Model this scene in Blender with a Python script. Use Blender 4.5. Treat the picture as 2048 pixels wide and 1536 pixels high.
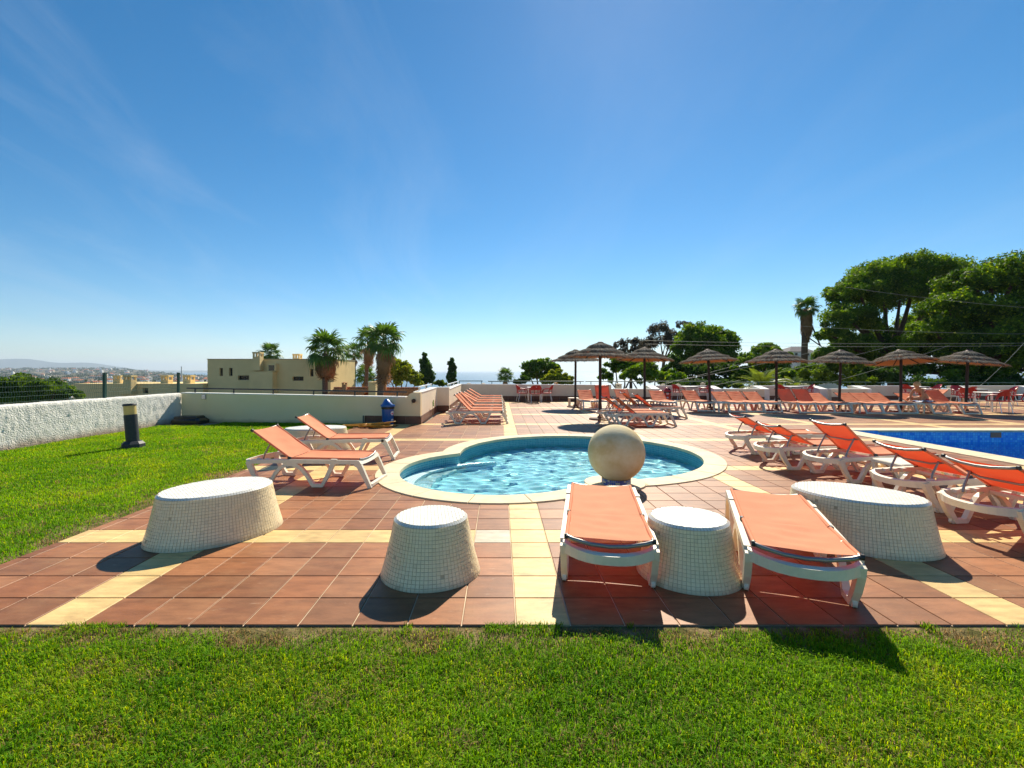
import bpy, bmesh, math, random
import numpy as np
from mathutils import Vector, Matrix

R = math.radians
rnd = random.Random(7)
nrg = np.random.default_rng(11)
for _o in list(bpy.data.objects):
    bpy.data.objects.remove(_o, do_unlink=True)
scene = bpy.context.scene
col = scene.collection

# ------------------------------------------------------------------ camera, sky, sun, exposure
CAM_H, FPX, VX, VY = 1.535, 910.0, 1000.0, 742.0
cam_d = bpy.data.cameras.new('camera')
cam = bpy.data.objects.new('camera', cam_d)
col.objects.link(cam)
cam.location = (0, 0, CAM_H)
cam.rotation_euler = (R(90), 0, 0)
cam_d.sensor_width = 36.0
cam_d.lens = FPX / 2048 * 36
cam_d.shift_x = (1024 - VX) / 2048
cam_d.shift_y = (VY - 768) / 2048
cam_d.clip_start = 0.05
cam_d.clip_end = 60000
scene.camera = cam

SUN_EL, SUN_AZ = 41.5, 15.5            # azimuth to the right of the view axis (+Y)
world = bpy.data.worlds.new('World')
scene.world = world
world.use_nodes = True
wn, wl = world.node_tree.nodes, world.node_tree.links
wn.clear()
w_out = wn.new('ShaderNodeOutputWorld')
w_bg = wn.new('ShaderNodeBackground')
w_bg.inputs['Strength'].default_value = 0.071
sky = wn.new('ShaderNodeTexSky')
sky.sky_type = 'NISHITA'
sky.sun_disc = False
sky.sun_elevation = R(SUN_EL)
sky.sun_rotation = R(SUN_AZ)
sky.air_density = 0.92
sky.dust_density = 0.06
sky.ozone_density = 4.0
sky.altitude = 60
w_hs = wn.new('ShaderNodeHueSaturation')
w_hs.inputs['Saturation'].default_value = 1.32
w_hs.inputs['Hue'].default_value = 0.492
w_hs.inputs['Value'].default_value = 1.0
wl.new(sky.outputs[0], w_hs.inputs['Color'])
# thin cirrus: noise on a plane high above
w_tc = wn.new('ShaderNodeTexCoord')
w_sep = wn.new('ShaderNodeSeparateXYZ')
wl.new(w_tc.outputs['Generated'], w_sep.inputs[0])
w_add = wn.new('ShaderNodeMath'); w_add.operation = 'ADD'; w_add.inputs[1].default_value = 0.18
wl.new(w_sep.outputs['Z'], w_add.inputs[0])
w_dx = wn.new('ShaderNodeMath'); w_dx.operation = 'DIVIDE'
w_dy = wn.new('ShaderNodeMath'); w_dy.operation = 'DIVIDE'
wl.new(w_sep.outputs['X'], w_dx.inputs[0]); wl.new(w_add.outputs[0], w_dx.inputs[1])
wl.new(w_sep.outputs['Y'], w_dy.inputs[0]); wl.new(w_add.outputs[0], w_dy.inputs[1])
w_cmb = wn.new('ShaderNodeCombineXYZ')
wl.new(w_dx.outputs[0], w_cmb.inputs[0]); wl.new(w_dy.outputs[0], w_cmb.inputs[1])
w_map = wn.new('ShaderNodeMapping')
w_map.inputs['Rotation'].default_value = (0, 0, R(24))
w_map.inputs['Scale'].default_value = (1.7, 0.55, 1)
w_map.inputs['Location'].default_value = (3.1, 0.7, 0)
wl.new(w_cmb.outputs[0], w_map.inputs[0])
w_no = wn.new('ShaderNodeTexNoise')
w_no.inputs['Scale'].default_value = 1.1
w_no.inputs['Detail'].default_value = 9
w_no.inputs['Roughness'].default_value = 0.62
w_no.inputs['Distortion'].default_value = 0.7
wl.new(w_map.outputs[0], w_no.inputs['Vector'])
w_rmp = wn.new('ShaderNodeMapRange')
w_rmp.inputs['From Min'].default_value = 0.46
w_rmp.inputs['From Max'].default_value = 0.85
w_rmp.inputs['To Max'].default_value = 0.19
wl.new(w_no.outputs['Fac'], w_rmp.inputs['Value'])
w_mix = wn.new('ShaderNodeMixRGB')
w_mix.inputs[2].default_value = (7.2, 7.6, 8.0, 1)
w_msk = wn.new('ShaderNodeMapRange')
w_msk.inputs['From Min'].default_value = 0.35
w_msk.inputs['From Max'].default_value = -0.75
w_msk.inputs['To Min'].default_value = 0.35
wl.new(w_dx.outputs[0], w_msk.inputs['Value'])
w_mm = wn.new('ShaderNodeMath'); w_mm.operation = 'MULTIPLY'
wl.new(w_rmp.outputs[0], w_mm.inputs[0]); wl.new(w_msk.outputs[0], w_mm.inputs[1])
wl.new(w_mm.outputs[0], w_mix.inputs[0])
wl.new(w_hs.outputs[0], w_mix.inputs[1])
wl.new(w_mix.outputs[0], w_bg.inputs['Color'])
wl.new(w_bg.outputs[0], w_out.inputs[0])

sun_d = bpy.data.lights.new('sun', 'SUN')
sun_d.energy = 5.0
sun_d.angle = R(0.55)
sun_d.color = (1.0, 0.91, 0.74)
sun = bpy.data.objects.new('sun', sun_d)
col.objects.link(sun)
_sd = Vector((math.sin(R(SUN_AZ)) * math.cos(R(SUN_EL)), math.cos(R(SUN_AZ)) * math.cos(R(SUN_EL)), math.sin(R(SUN_EL))))
sun.rotation_euler = (-_sd).to_track_quat('-Z', 'Y').to_euler()
sun.location = (5, 30, 40)
sun_d.cycles.is_caustics_light = True

scene.view_settings.view_transform = 'Standard'
scene.view_settings.look = 'None'
scene.view_settings.gamma = 1
scene.view_settings.use_curve_mapping = False
scene.view_settings.exposure = 0.76
scene.cycles.max_bounces = 8
scene.cycles.transparent_max_bounces = 12
scene.cycles.caustics_reflective = False
scene.cycles.caustics_refractive = True
scene.cycles.sample_clamp_indirect = 6

# ------------------------------------------------------------------ helpers
def P(px, py, Y):
    return Vector(((px - VX) * Y / FPX, Y, CAM_H - (py - VY) * Y / FPX))

def G(px, py, z=0.0):
    Y = (CAM_H - z) * FPX / (py - VY)
    return Vector(((px - VX) * Y / FPX, Y, z))

def nodes_of(m):
    return m.node_tree.nodes, m.node_tree.links

def mat(name, base, rough=0.6, spec=0.3, var=0.0, vscale=4.0, bump=0.0, bscale=40.0, metal=0.0,
        base2=None, attr=False, transl=None, tfac=0.0, stretch=None, detail=5, bdist=0.01, coat=0.0):
    """procedural principled material in world coordinates: noise colour variation, noise bump, optional translucency"""
    m = bpy.data.materials.new(name)
    m.use_nodes = True
    n, l = nodes_of(m)
    b = n['Principled BSDF']
    out = n['Material Output']
    b.inputs['Roughness'].default_value = rough
    b.inputs['Specular IOR Level'].default_value = spec
    b.inputs['Metallic'].default_value = metal
    if coat:
        b.inputs['Coat Weight'].default_value = coat
    geo = n.new('ShaderNodeNewGeometry')
    vec = geo.outputs['Position']
    if stretch:
        mp = n.new('ShaderNodeMapping')
        mp.inputs['Scale'].default_value = stretch
        l.new(vec, mp.inputs[0])
        vec = mp.outputs[0]
    c_out = None
    if attr:
        at = n.new('ShaderNodeAttribute')
        at.attribute_name = 'Col'
        c_out = at.outputs['Color']
    else:
        rgb = n.new('ShaderNodeRGB')
        rgb.outputs[0].default_value = (*base, 1)
        c_out = rgb.outputs[0]
    if var > 0 or base2 is not None:
        no = n.new('ShaderNodeTexNoise')
        no.inputs['Scale'].default_value = vscale
        no.inputs['Detail'].default_value = detail
        no.inputs['Roughness'].default_value = 0.6
        l.new(vec, no.inputs['Vector'])
        if base2 is not None:
            mr = n.new('ShaderNodeMapRange')
            mr.inputs['From Min'].default_value = 0.38
            mr.inputs['From Max'].default_value = 0.66
            l.new(no.outputs['Fac'], mr.inputs['Value'])
            mx = n.new('ShaderNodeMixRGB')
            mx.inputs[2].default_value = (*base2, 1)
            l.new(mr.outputs[0], mx.inputs[0])
            l.new(c_out, mx.inputs[1])
            c_out = mx.outputs[0]
        if var > 0:
            mr = n.new('ShaderNodeMapRange')
            mr.inputs['From Min'].default_value = 0.25
            mr.inputs['From Max'].default_value = 0.75
            mr.inputs['To Min'].default_value = 1 - var
            mr.inputs['To Max'].default_value = 1 + var
            l.new(no.outputs['Fac'], mr.inputs['Value'])
            mx = n.new('ShaderNodeMixRGB')
            mx.blend_type = 'MULTIPLY'
            mx.inputs[0].default_value = 1
            l.new(c_out, mx.inputs[1])
            l.new(mr.outputs[0], mx.inputs[2])
            c_out = mx.outputs[0]
    l.new(c_out, b.inputs['Base Color'])
    if bump > 0:
        nb = n.new('ShaderNodeTexNoise')
        nb.inputs['Scale'].default_value = bscale
        nb.inputs['Detail'].default_value = 4
        l.new(vec, nb.inputs['Vector'])
        bp = n.new('ShaderNodeBump')
        bp.inputs['Strength'].default_value = bump
        bp.inputs['Distance'].default_value = bdist
        l.new(nb.outputs['Fac'], bp.inputs['Height'])
        l.new(bp.outputs[0], b.inputs['Normal'])
    if tfac > 0:
        tr = n.new('ShaderNodeBsdfTranslucent')
        if transl is None:
            hs = n.new('ShaderNodeHueSaturation')
            hs.inputs['Saturation'].default_value = 1.15
            hs.inputs['Value'].default_value = 1.5
            hs.inputs['Hue'].default_value = 0.485
            l.new(c_out, hs.inputs['Color'])
            l.new(hs.outputs[0], tr.inputs['Color'])
        else:
            tr.inputs['Color'].default_value = (*transl, 1)
        ms = n.new('ShaderNodeMixShader')
        ms.inputs[0].default_value = tfac
        l.new(b.outputs[0], ms.inputs[1])
        l.new(tr.outputs[0], ms.inputs[2])
        l.new(ms.outputs[0], out.inputs['Surface'])
    return m

class MB:
    """collects simple shapes into one mesh"""
    def __init__(self):
        self.v, self.f, self.m, self.sm = [], [], [], []

    def add(self, vs, fs, mi=0, smooth=False):
        o = len(self.v)
        self.v.extend(tuple(x) for x in vs)
        for f in fs:
            self.f.append([o + i for i in f])
            self.m.append(mi)
            self.sm.append(smooth)
        return self

    def box(self, x0, x1, y0, y1, z0, z1, mi=0, M=None):
        vs = [Vector((x, y, z)) for z in (z0, z1) for y in (y0, y1) for x in (x0, x1)]
        if M is not None:
            vs = [M @ p for p in vs]
        return self.add(vs, [(0, 2, 3, 1), (4, 5, 7, 6), (0, 1, 5, 4), (2, 6, 7, 3), (0, 4, 6, 2), (1, 3, 7, 5)], mi)

    def bbox(self, x0, x1, y0, y1, z0, z1, b=0.01, mi=0, M=None):
        """box with chamfered vertical and top edges"""
        ring = [(x0 + b, y0), (x1 - b, y0), (x1, y0 + b), (x1, y1 - b), (x1 - b, y1), (x0 + b, y1), (x0, y1 - b), (x0, y0 + b)]
        cx, cy = (x0 + x1) / 2, (y0 + y1) / 2
        def sc(p):
            return (p[0] + (b if p[0] < cx else -b), p[1] + (b if p[1] < cy else -b))
        vs = [Vector((*p, z0)) for p in ring] + [Vector((*p, z1 - b)) for p in ring] + [Vector((*sc(p), z1)) for p in ring]
        if M is not None:
            vs = [M @ p for p in vs]
        fs = [tuple(range(7, -1, -1)), tuple(range(16, 24))]
        for k in range(2):
            for i in range(8):
                j = (i + 1) % 8
                fs.append((k * 8 + i, k * 8 + j, k * 8 + 8 + j, k * 8 + 8 + i))
        return self.add(vs, fs, mi)

    def tube(self, pts, rad, n=8, mi=0, caps=True, smooth=True):
        pts = [Vector(p) for p in pts]
        rads = rad if isinstance(rad, (list, tuple)) else [rad] * len(pts)
        vs, fs = [], []
        up = Vector((0, 0, 1))
        prev = None
        for i, p in enumerate(pts):
            a = pts[max(i - 1, 0)]
            c = pts[min(i + 1, len(pts) - 1)]
            t = (c - a).normalized()
            if prev is None:
                s = t.cross(up)
                if s.length < 1e-3:
                    s = t.cross(Vector((1, 0, 0)))
            else:
                s = prev - t * prev.dot(t)
                if s.length < 1e-4:
                    s = t.cross(up)
            s.normalize()
            prev = s
            b = s.cross(t)
            for k in range(n):
                an = 2 * math.pi * k / n
                vs.append(p + (s * math.cos(an) + b * math.sin(an)) * rads[i])
        for i in range(len(pts) - 1):
            for k in range(n):
                j = (k + 1) % n
                fs.append((i * n + k, (i + 1) * n + k, (i + 1) * n + j, i * n + j))
        self.add(vs, fs, mi, smooth)
        if caps:
            L = (len(pts) - 1) * n
            self.add(vs[:n], [tuple(range(n))], mi)
            self.add(vs[L:], [tuple(range(n - 1, -1, -1))], mi)
        return self

    def lathe(self, prof, n=24, mi=0, c=(0, 0, 0), smooth=True, caps=True):
        vs, fs = [], []
        for r, z in prof:
            for k in range(n):
                a = 2 * math.pi * k / n
                vs.append((c[0] + r * math.cos(a), c[1] + r * math.sin(a), c[2] + z))
        for i in range(len(prof) - 1):
            for k in range(n):
                j = (k + 1) % n
                fs.append((i * n + k, i * n + j, (i + 1) * n + j, (i + 1) * n + k))
        self.add(vs, fs, mi, smooth)
        if caps:
            L = (len(prof) - 1) * n
            self.add(vs[:n], [tuple(range(n - 1, -1, -1))], mi)
            self.add(vs[L:], [tuple(range(n))], mi)
        return self

    def ribbon(self, pts, t, y0, y1, mi=0, smooth=False):
        """flat bar following an xz path, t thick, from y0 to y1"""
        n = len(pts)
        tt = t if isinstance(t, (list, tuple)) else [t] * n
        vs, fs = [], []
        for i, (x, z) in enumerate(pts):
            a, c = pts[max(i - 1, 0)], pts[min(i + 1, n - 1)]
            d = Vector((c[0] - a[0], c[1] - a[1])).normalized()
            nx, nz = -d.y, d.x
            h = tt[i] / 2
            for y in (y0, y1):
                vs.append((x + nx * h, y, z + nz * h))
            for y in (y1, y0):
                vs.append((x - nx * h, y, z - nz * h))
        for i in range(n - 1):
            for k in range(4):
                j = (k + 1) % 4
                fs.append((i * 4 + k, i * 4 + j, i * 4 + 4 + j, i * 4 + 4 + k))
        fs.append((3, 2, 1, 0))
        e = (n - 1) * 4
        fs.append((e, e + 1, e + 2, e + 3))
        return self.add(vs, fs, mi, smooth)

    def prism(self, poly, z0, z1, mi=0):
        n = len(poly)
        vs = [(x, y, z0) for x, y in poly] + [(x, y, z1) for x, y in poly]
        fs = [tuple(range(n - 1, -1, -1)), tuple(range(n, 2 * n))]
        for i in range(n):
            j = (i + 1) % n
            fs.append((i, j, n + j, n + i))
        return self.add(vs, fs, mi)

    def mesh(self, name, mats):
        me = bpy.data.meshes.new(name)
        me.from_pydata(self.v, [], self.f)
        for m in (mats if isinstance(mats, (list, tuple)) else [mats]):
            me.materials.append(m)
        me.polygons.foreach_set('material_index', self.m)
        me.polygons.foreach_set('use_smooth', self.sm)
        me.update()
        return me

    def build(self, name, mats, parent=None, loc=None, rot=None):
        return link(name, self.mesh(name, mats), parent, loc, rot)

def link(name, me, parent=None, loc=None, rot=None):
    o = bpy.data.objects.new(name, me)
    col.objects.link(o)
    if parent is not None:
        o.parent = parent
    if loc is not None:
        o.location = loc
    if rot is not None:
        o.rotation_euler = rot
    return o

def tag(o, label=None, cat=None, group=None, kind=None):
    if label: o['label'] = label
    if cat: o['category'] = cat
    if group: o['group'] = group
    if kind: o['kind'] = kind
    return o

def thing(name, label, cat, loc=(0, 0, 0), rz=0.0, group=None):
    o = bpy.data.objects.new(name, None)
    o.empty_display_size = 0.1
    col.objects.link(o)
    o.location = loc
    o.rotation_euler = (0, 0, rz)
    return tag(o, label, cat, group)

def np_mesh(name, V, quads=None, tris=None, mats=None, colors=None, smooth=False):
    """mesh from numpy arrays; colors is one rgb per vertex"""
    me = bpy.data.meshes.new(name)
    V = np.asarray(V, dtype=np.float32)
    nq = 0 if quads is None else len(quads)
    nt = 0 if tris is None else len(tris)
    idx = []
    if nq: idx.append(np.asarray(quads, dtype=np.int32).ravel())
    if nt: idx.append(np.asarray(tris, dtype=np.int32).ravel())
    idx = np.concatenate(idx)
    starts = np.concatenate([np.arange(nq) * 4, nq * 4 + np.arange(nt) * 3]).astype(np.int32)
    me.vertices.add(len(V))
    me.vertices.foreach_set('co', V.ravel())
    me.loops.add(len(idx))
    me.loops.foreach_set('vertex_index', idx)
    me.polygons.add(nq + nt)
    me.polygons.foreach_set('loop_start', starts)
    if smooth:
        me.polygons.foreach_set('use_smooth', np.ones(nq + nt, dtype=bool))
    if colors is not None:
        ca = me.color_attributes.new('Col', 'FLOAT_COLOR', 'POINT')
        c4 = np.ones((len(V), 4), dtype=np.float32)
        c4[:, :3] = colors
        ca.data.foreach_set('color', c4.ravel())
    if mats:
        me.materials.append(mats)
    me.update(calc_edges=True)
    me.validate()
    return me

def clip_half(poly, p, n):
    """keep the side of the line through p that n points to"""
    out = []
    k = len(poly)
    for i in range(k):
        a, b = poly[i], poly[(i + 1) % k]
        da = (a[0] - p[0]) * n[0] + (a[1] - p[1]) * n[1]
        db = (b[0] - p[0]) * n[0] + (b[1] - p[1]) * n[1]
        if da >= 0:
            out.append(a)
        if (da >= 0) != (db >= 0):
            t = da / (da - db)
            out.append((a[0] + (b[0] - a[0]) * t, a[1] + (b[1] - a[1]) * t))
    return out

def sstep(a, b, x):
    t = np.clip((x - a) / (b - a), 0, 1)
    return t * t * (3 - 2 * t)

# ------------------------------------------------------------------ materials
M = {}
M['tile'] = mat('terracotta_tile', (0.30, 0.125, 0.075), 0.5, 0.22, var=0.30, vscale=9, bump=0.25, bscale=90, attr=True, stretch=(0.5, 1.6, 1), bdist=0.004)
def tile_wear(m):
    n, l = nodes_of(m)
    b = n['Principled BSDF']
    src = b.inputs['Base Color'].links[0].from_socket
    geo = n.new('ShaderNodeNewGeometry')
    def layer(src, scale, lo, hi, amt, colr, stretch):
        mp = n.new('ShaderNodeMapping'); mp.inputs['Scale'].default_value = stretch
        l.new(geo.outputs['Position'], mp.inputs[0])
        no = n.new('ShaderNodeTexNoise'); no.inputs['Scale'].default_value = scale; no.inputs['Detail'].default_value = 8; no.inputs['Roughness'].default_value = 0.68
        l.new(mp.outputs[0], no.inputs['Vector'])
        mr = n.new('ShaderNodeMapRange'); mr.inputs['From Min'].default_value = lo; mr.inputs['From Max'].default_value = hi; mr.inputs['To Max'].default_value = amt
        l.new(no.outputs['Fac'], mr.inputs['Value'])
        mx = n.new('ShaderNodeMixRGB'); mx.inputs[2].default_value = (*colr, 1)
        l.new(mr.outputs[0], mx.inputs[0]); l.new(src, mx.inputs[1])
        return mx.outputs[0]
    src = layer(src, 1.6, 0.48, 0.72, 0.38, (0.43, 0.24, 0.115), (1, 1, 1))
    src = layer(src, 3.5, 0.56, 0.78, 0.55, (0.16, 0.055, 0.03), (0.6, 1.3, 1))
    src = layer(src, 14, 0.62, 0.8, 0.5, (0.62, 0.47, 0.33), (0.5, 1.6, 1))
    l.new(src, b.inputs['Base Color'])
tile_wear(M['tile'])
M['grout'] = mat('grout', (0.60, 0.48, 0.34), 0.9, 0.1, var=0.3, vscale=3)
M['coping'] = mat('cream_coping', (0.66, 0.55, 0.36), 0.7, 0.2, var=0.16, vscale=5, bump=0.25, bscale=60, bdist=0.004)
M['plaster_rough'] = mat('rough_plaster', (0.74, 0.72, 0.66), 0.9, 0.1, var=0.12, vscale=1.3, bump=0.9, bscale=34, bdist=0.028)
M['plaster'] = mat('white_plaster', (0.82, 0.72, 0.54), 0.85, 0.15, var=0.10, vscale=1.1, bump=0.3, bscale=60, bdist=0.006)
M['cream_shade_plaster'] = mat('cream_shade_plaster', (0.88, 0.71, 0.41), 0.85, 0.1, var=0.10, vscale=1.1, bump=0.3, bscale=60, bdist=0.006, base2=(0.80, 0.66, 0.42))  # cream of the garden wall, with the warm tone of its shade put into the colour
M['plaster_cap'] = mat('wall_cap_paint', (0.80, 0.78, 0.73), 0.8, 0.15, var=0.06, vscale=3)
M['skirt'] = mat('brown_skirting', (0.14, 0.058, 0.035), 0.4, 0.4, var=0.3, vscale=6, bump=0.15, bscale=60)
M['plastic'] = mat('ivory_plastic', (0.82, 0.75, 0.60), 0.42, 0.35, var=0.10, vscale=9, transl=(0.8, 0.7, 0.5), tfac=0.06)
M['sling'] = mat('orange_sling', (0.76, 0.325, 0.175), 0.75, 0.12, var=0.09, vscale=4, bump=0.3, bscale=420, bdist=0.002, transl=(0.95, 0.035, 0.008), tfac=0.27)
M['tube'] = mat('grey_metal_tube', (0.30, 0.27, 0.25), 0.35, 0.5, metal=0.6, var=0.1)
M['darkgrip'] = mat('dark_clip', (0.03, 0.03, 0.032), 0.5, 0.4)
M['mosaic'] = mat('white_mosaic', (0.8, 0.78, 0.7), 0.28, 0.5, attr=True, var=0.10, vscale=3)
M['mosaic_grout'] = mat('mosaic_grout', (0.64, 0.54, 0.36), 0.9, 0.1, var=0.2, vscale=7, base2=(0.44, 0.35, 0.22))
M['stone'] = mat('weathered_stone', (0.80, 0.69, 0.46), 0.9, 0.1, base2=(0.50, 0.37, 0.18), vscale=3.0, var=0.22, bump=0.5, bscale=55, bdist=0.006, detail=9)
M['blue_mosaic'] = mat('blue_mosaic', (0.05, 0.10, 0.32), 0.3, 0.5, attr=True)
M['thatch'] = mat('thatch', (0.2, 0.15, 0.1), 0.9, 0.1, attr=True, var=0.3, vscale=12, transl=(0.35, 0.2, 0.09), tfac=0.18)
M['thatch_under'] = mat('reed_mat', (0.55, 0.30, 0.16), 0.8, 0.1, var=0.25, vscale=25, transl=(0.7, 0.35, 0.16), tfac=0.45)
M['wood'] = mat('dark_wood', (0.035, 0.025, 0.02), 0.6, 0.3, var=0.35, vscale=14, stretch=(1, 1, 0.15))
M['base_wood'] = mat('brown_base', (0.16, 0.085, 0.055), 0.6, 0.3, var=0.25, vscale=8)
M['red'] = mat('red_plastic', (0.42, 0.022, 0.022), 0.35, 0.45, var=0.08, vscale=6)
M['chrome'] = mat('aluminium', (0.72, 0.72, 0.72), 0.3, 0.5, metal=0.9)
M['tabletop'] = mat('table_top', (0.72, 0.70, 0.66), 0.4, 0.4, var=0.05)
M['black'] = mat('black_paint', (0.018, 0.018, 0.02), 0.45, 0.4)
M['steel'] = mat('brushed_steel', (0.62, 0.62, 0.62), 0.3, 0.5, metal=0.85)
M['green_metal'] = mat('dark_green_metal', (0.025, 0.07, 0.055), 0.5, 0.3)
M['wire'] = mat('green_wire', (0.05, 0.11, 0.085), 0.5, 0.3)
M['cable'] = mat('pale_cable', (0.36, 0.36, 0.31), 0.5, 0.3)
M['blue'] = mat('blue_plastic', (0.012, 0.10, 0.36), 0.3, 0.5)
M['sticker'] = mat('white_sticker', (0.72, 0.74, 0.78), 0.5, 0.3)
M['sticker_red'] = mat('pink_sticker', (0.6, 0.10, 0.16), 0.5, 0.3)
M['sticker_blue'] = mat('pale_blue_sticker', (0.25, 0.42, 0.68), 0.5, 0.3)
M['bag'] = mat('bin_bag', (0.012, 0.012, 0.013), 0.25, 0.5, bump=0.6, bscale=30)
M['hose'] = mat('yellow_hose', (0.62, 0.30, 0.03), 0.45, 0.4, var=0.15, vscale=9)
M['bollard'] = mat('dark_bollard', (0.035, 0.04, 0.045), 0.55, 0.35, var=0.25, vscale=20)
M['lens'] = mat('cream_lens', (0.72, 0.58, 0.24), 0.35, 0.4, transl=(0.8, 0.65, 0.28), tfac=0.35)
M['concrete'] = mat('concrete', (0.30, 0.25, 0.19), 0.9, 0.1, var=0.25, vscale=5, bump=0.3, bscale=50)
M['house'] = mat('beige_render', (0.78, 0.60, 0.30), 0.9, 0.1, var=0.12, vscale=0.5, bump=0.2, bscale=8)
M['house_trim'] = mat('house_reveal', (0.40, 0.34, 0.22), 0.9, 0.1, var=0.1)
M['glass'] = mat('dark_glass', (0.012, 0.014, 0.018), 0.08, 0.5)
M['frame'] = mat('window_frame', (0.09, 0.085, 0.08), 0.5, 0.3)
M['roof'] = mat('roof_tile', (0.80, 0.27, 0.085), 0.8, 0.15, var=0.4, vscale=3.5, attr=False)
M['brickorange'] = mat('orange_render', (0.52, 0.26, 0.12), 0.85, 0.1, var=0.15)
M['whitehouse'] = mat('white_house', (0.84, 0.81, 0.75), 0.85, 0.1, var=0.05)
M['creamhouse'] = mat('cream_house', (0.62, 0.52, 0.40), 0.85, 0.1, var=0.05)
M['greyroof'] = mat('grey_roof', (0.16, 0.15, 0.16), 0.85, 0.1, var=0.2)
M['farroof'] = mat('far_roof', (0.46, 0.17, 0.08), 0.85, 0.1, var=0.15, vscale=0.05)
M['bark'] = mat('bark', (0.11, 0.07, 0.045), 0.95, 0.1, var=0.4, vscale=5, bump=0.6, bscale=16, bdist=0.03, stretch=(1, 1, 0.3))
M['palm_bark'] = mat('palm_bark', (0.17, 0.11, 0.075), 0.95, 0.1, var=0.35, vscale=3, stretch=(0.6, 0.6, 4), bump=0.6, bscale=9, bdist=0.03)
M['leaf'] = mat('leaf', (0.06, 0.1, 0.02), 0.65, 0.15, attr=True, tfac=0.44)
M['frond'] = mat('palm_frond', (0.085, 0.17, 0.03), 0.5, 0.3, var=0.35, vscale=1.5, tfac=0.30)
M['frond_dry'] = mat('dry_frond', (0.33, 0.20, 0.10), 0.9, 0.1, var=0.4, vscale=1.5, tfac=0.2)
M['frond_yellow'] = mat('cycad_frond', (0.14, 0.19, 0.035), 0.5, 0.3, var=0.3, vscale=1.5, tfac=0.35)
M['grass'] = mat('grass_blade', (0.06, 0.12, 0.02), 0.65, 0.10, attr=True, tfac=0.45)
M['soil'] = mat('lawn_soil', (0.10, 0.095, 0.03), 0.95, 0.05, base2=(0.24, 0.17, 0.09), vscale=7, var=0.25, bump=0.8, bscale=50, bdist=0.02)
M['terrain'] = mat('scrub_ground', (0.10, 0.10, 0.055), 0.95, 0.05, base2=(0.17, 0.14, 0.10), vscale=0.01, var=0.3, detail=12)
M['hill'] = mat('far_hill', (0.07, 0.085, 0.06), 0.95, 0.05, var=0.2, vscale=0.001)
M['skin'] = mat('skin', (0.52, 0.24, 0.12), 0.5, 0.3, var=0.05)
M['hair'] = mat('blond_hair', (0.62, 0.42, 0.20), 0.6, 0.3, var=0.3, vscale=40)
M['swim'] = mat('red_swimwear', (0.35, 0.012, 0.03), 0.6, 0.3)
M['towel'] = mat('patterned_towel', (0.70, 0.72, 0.74), 0.95, 0.05, base2=(0.03, 0.13, 0.45), vscale=9, bump=0.4, bscale=70)
M['towel_red'] = mat('pink_towel', (0.60, 0.30, 0.27), 0.95, 0.05, base2=(0.50, 0.03, 0.04), vscale=9)
M['sea'] = mat('sea_water', (0.015, 0.075, 0.13), 0.28, 0.5, var=0.15, vscale=0.003)

def base_dirt(m, z0, z1, colr, scale=3.0, amt=0.75):
    n, l = nodes_of(m)
    b = n['Principled BSDF']
    src = b.inputs['Base Color'].links[0].from_socket
    geo = n.new('ShaderNodeNewGeometry')
    sep = n.new('ShaderNodeSeparateXYZ'); l.new(geo.outputs['Position'], sep.inputs[0])
    no = n.new('ShaderNodeTexNoise'); no.inputs['Scale'].default_value = scale; no.inputs['Detail'].default_value = 6; no.inputs['Roughness'].default_value = 0.65
    l.new(geo.outputs['Position'], no.inputs['Vector'])
    ad = n.new('ShaderNodeMath'); ad.operation = 'MULTIPLY_ADD'; ad.inputs[1].default_value = -(z1 - z0) * 1.6; 
    l.new(no.outputs['Fac'], ad.inputs[0]); l.new(sep.outputs['Z'], ad.inputs[2])
    mr = n.new('ShaderNodeMapRange'); mr.inputs['From Min'].default_value = z1 - (z1 - z0) * 0.8; mr.inputs['From Max'].default_value = z0 - (z1 - z0) * 0.8; mr.inputs['To Max'].default_value = amt
    l.new(ad.outputs[0], mr.inputs['Value'])
    mx = n.new('ShaderNodeMixRGB'); mx.inputs[2].default_value = (*colr, 1)
    l.new(mr.outputs[0], mx.inputs[0]); l.new(src, mx.inputs[1]); l.new(mx.outputs[0], b.inputs['Base Color'])
base_dirt(M['plaster_rough'], -0.02, 0.16, (0.26, 0.17, 0.09), 2.2)
base_dirt(M['cream_shade_plaster'], -0.02, 0.10, (0.34, 0.24, 0.13), 2.6, 0.6)
base_dirt(M['mosaic'], 0.0, 0.05, (0.36, 0.28, 0.17), 9.0, 0.6)

def mosaic_mat(name, c1, c2, grout, size, rough=0.25, mix=0.5):
    m = bpy.data.materials.new(name)
    m.use_nodes = True
    n, l = nodes_of(m)
    b = n['Principled BSDF']
    uv = n.new('ShaderNodeUVMap'); uv.uv_map = 'UVMap'
    br = n.new('ShaderNodeTexBrick')
    br.offset = 0.0
    br.inputs['Color1'].default_value = (*c1, 1)
    br.inputs['Color2'].default_value = (*c2, 1)
    br.inputs['Mortar'].default_value = (*grout, 1)
    br.inputs['Scale'].default_value = 1.0
    br.inputs['Brick Width'].default_value = size
    br.inputs['Row Height'].default_value = size
    br.inputs['Mortar Size'].default_value = size * 0.075
    br.inputs['Bias'].default_value = mix - 0.5
    l.new(uv.outputs[0], br.inputs['Vector'])
    l.new(br.outputs['Color'], b.inputs['Base Color'])
    bp = n.new('ShaderNodeBump'); bp.inputs['Strength'].default_value = 0.4; bp.inputs['Distance'].default_value = 0.003
    bp.invert = True
    l.new(br.outputs['Fac'], bp.inputs['Height'])
    l.new(bp.outputs[0], b.inputs['Normal'])
    b.inputs['Roughness'].default_value = rough
    return m

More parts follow.
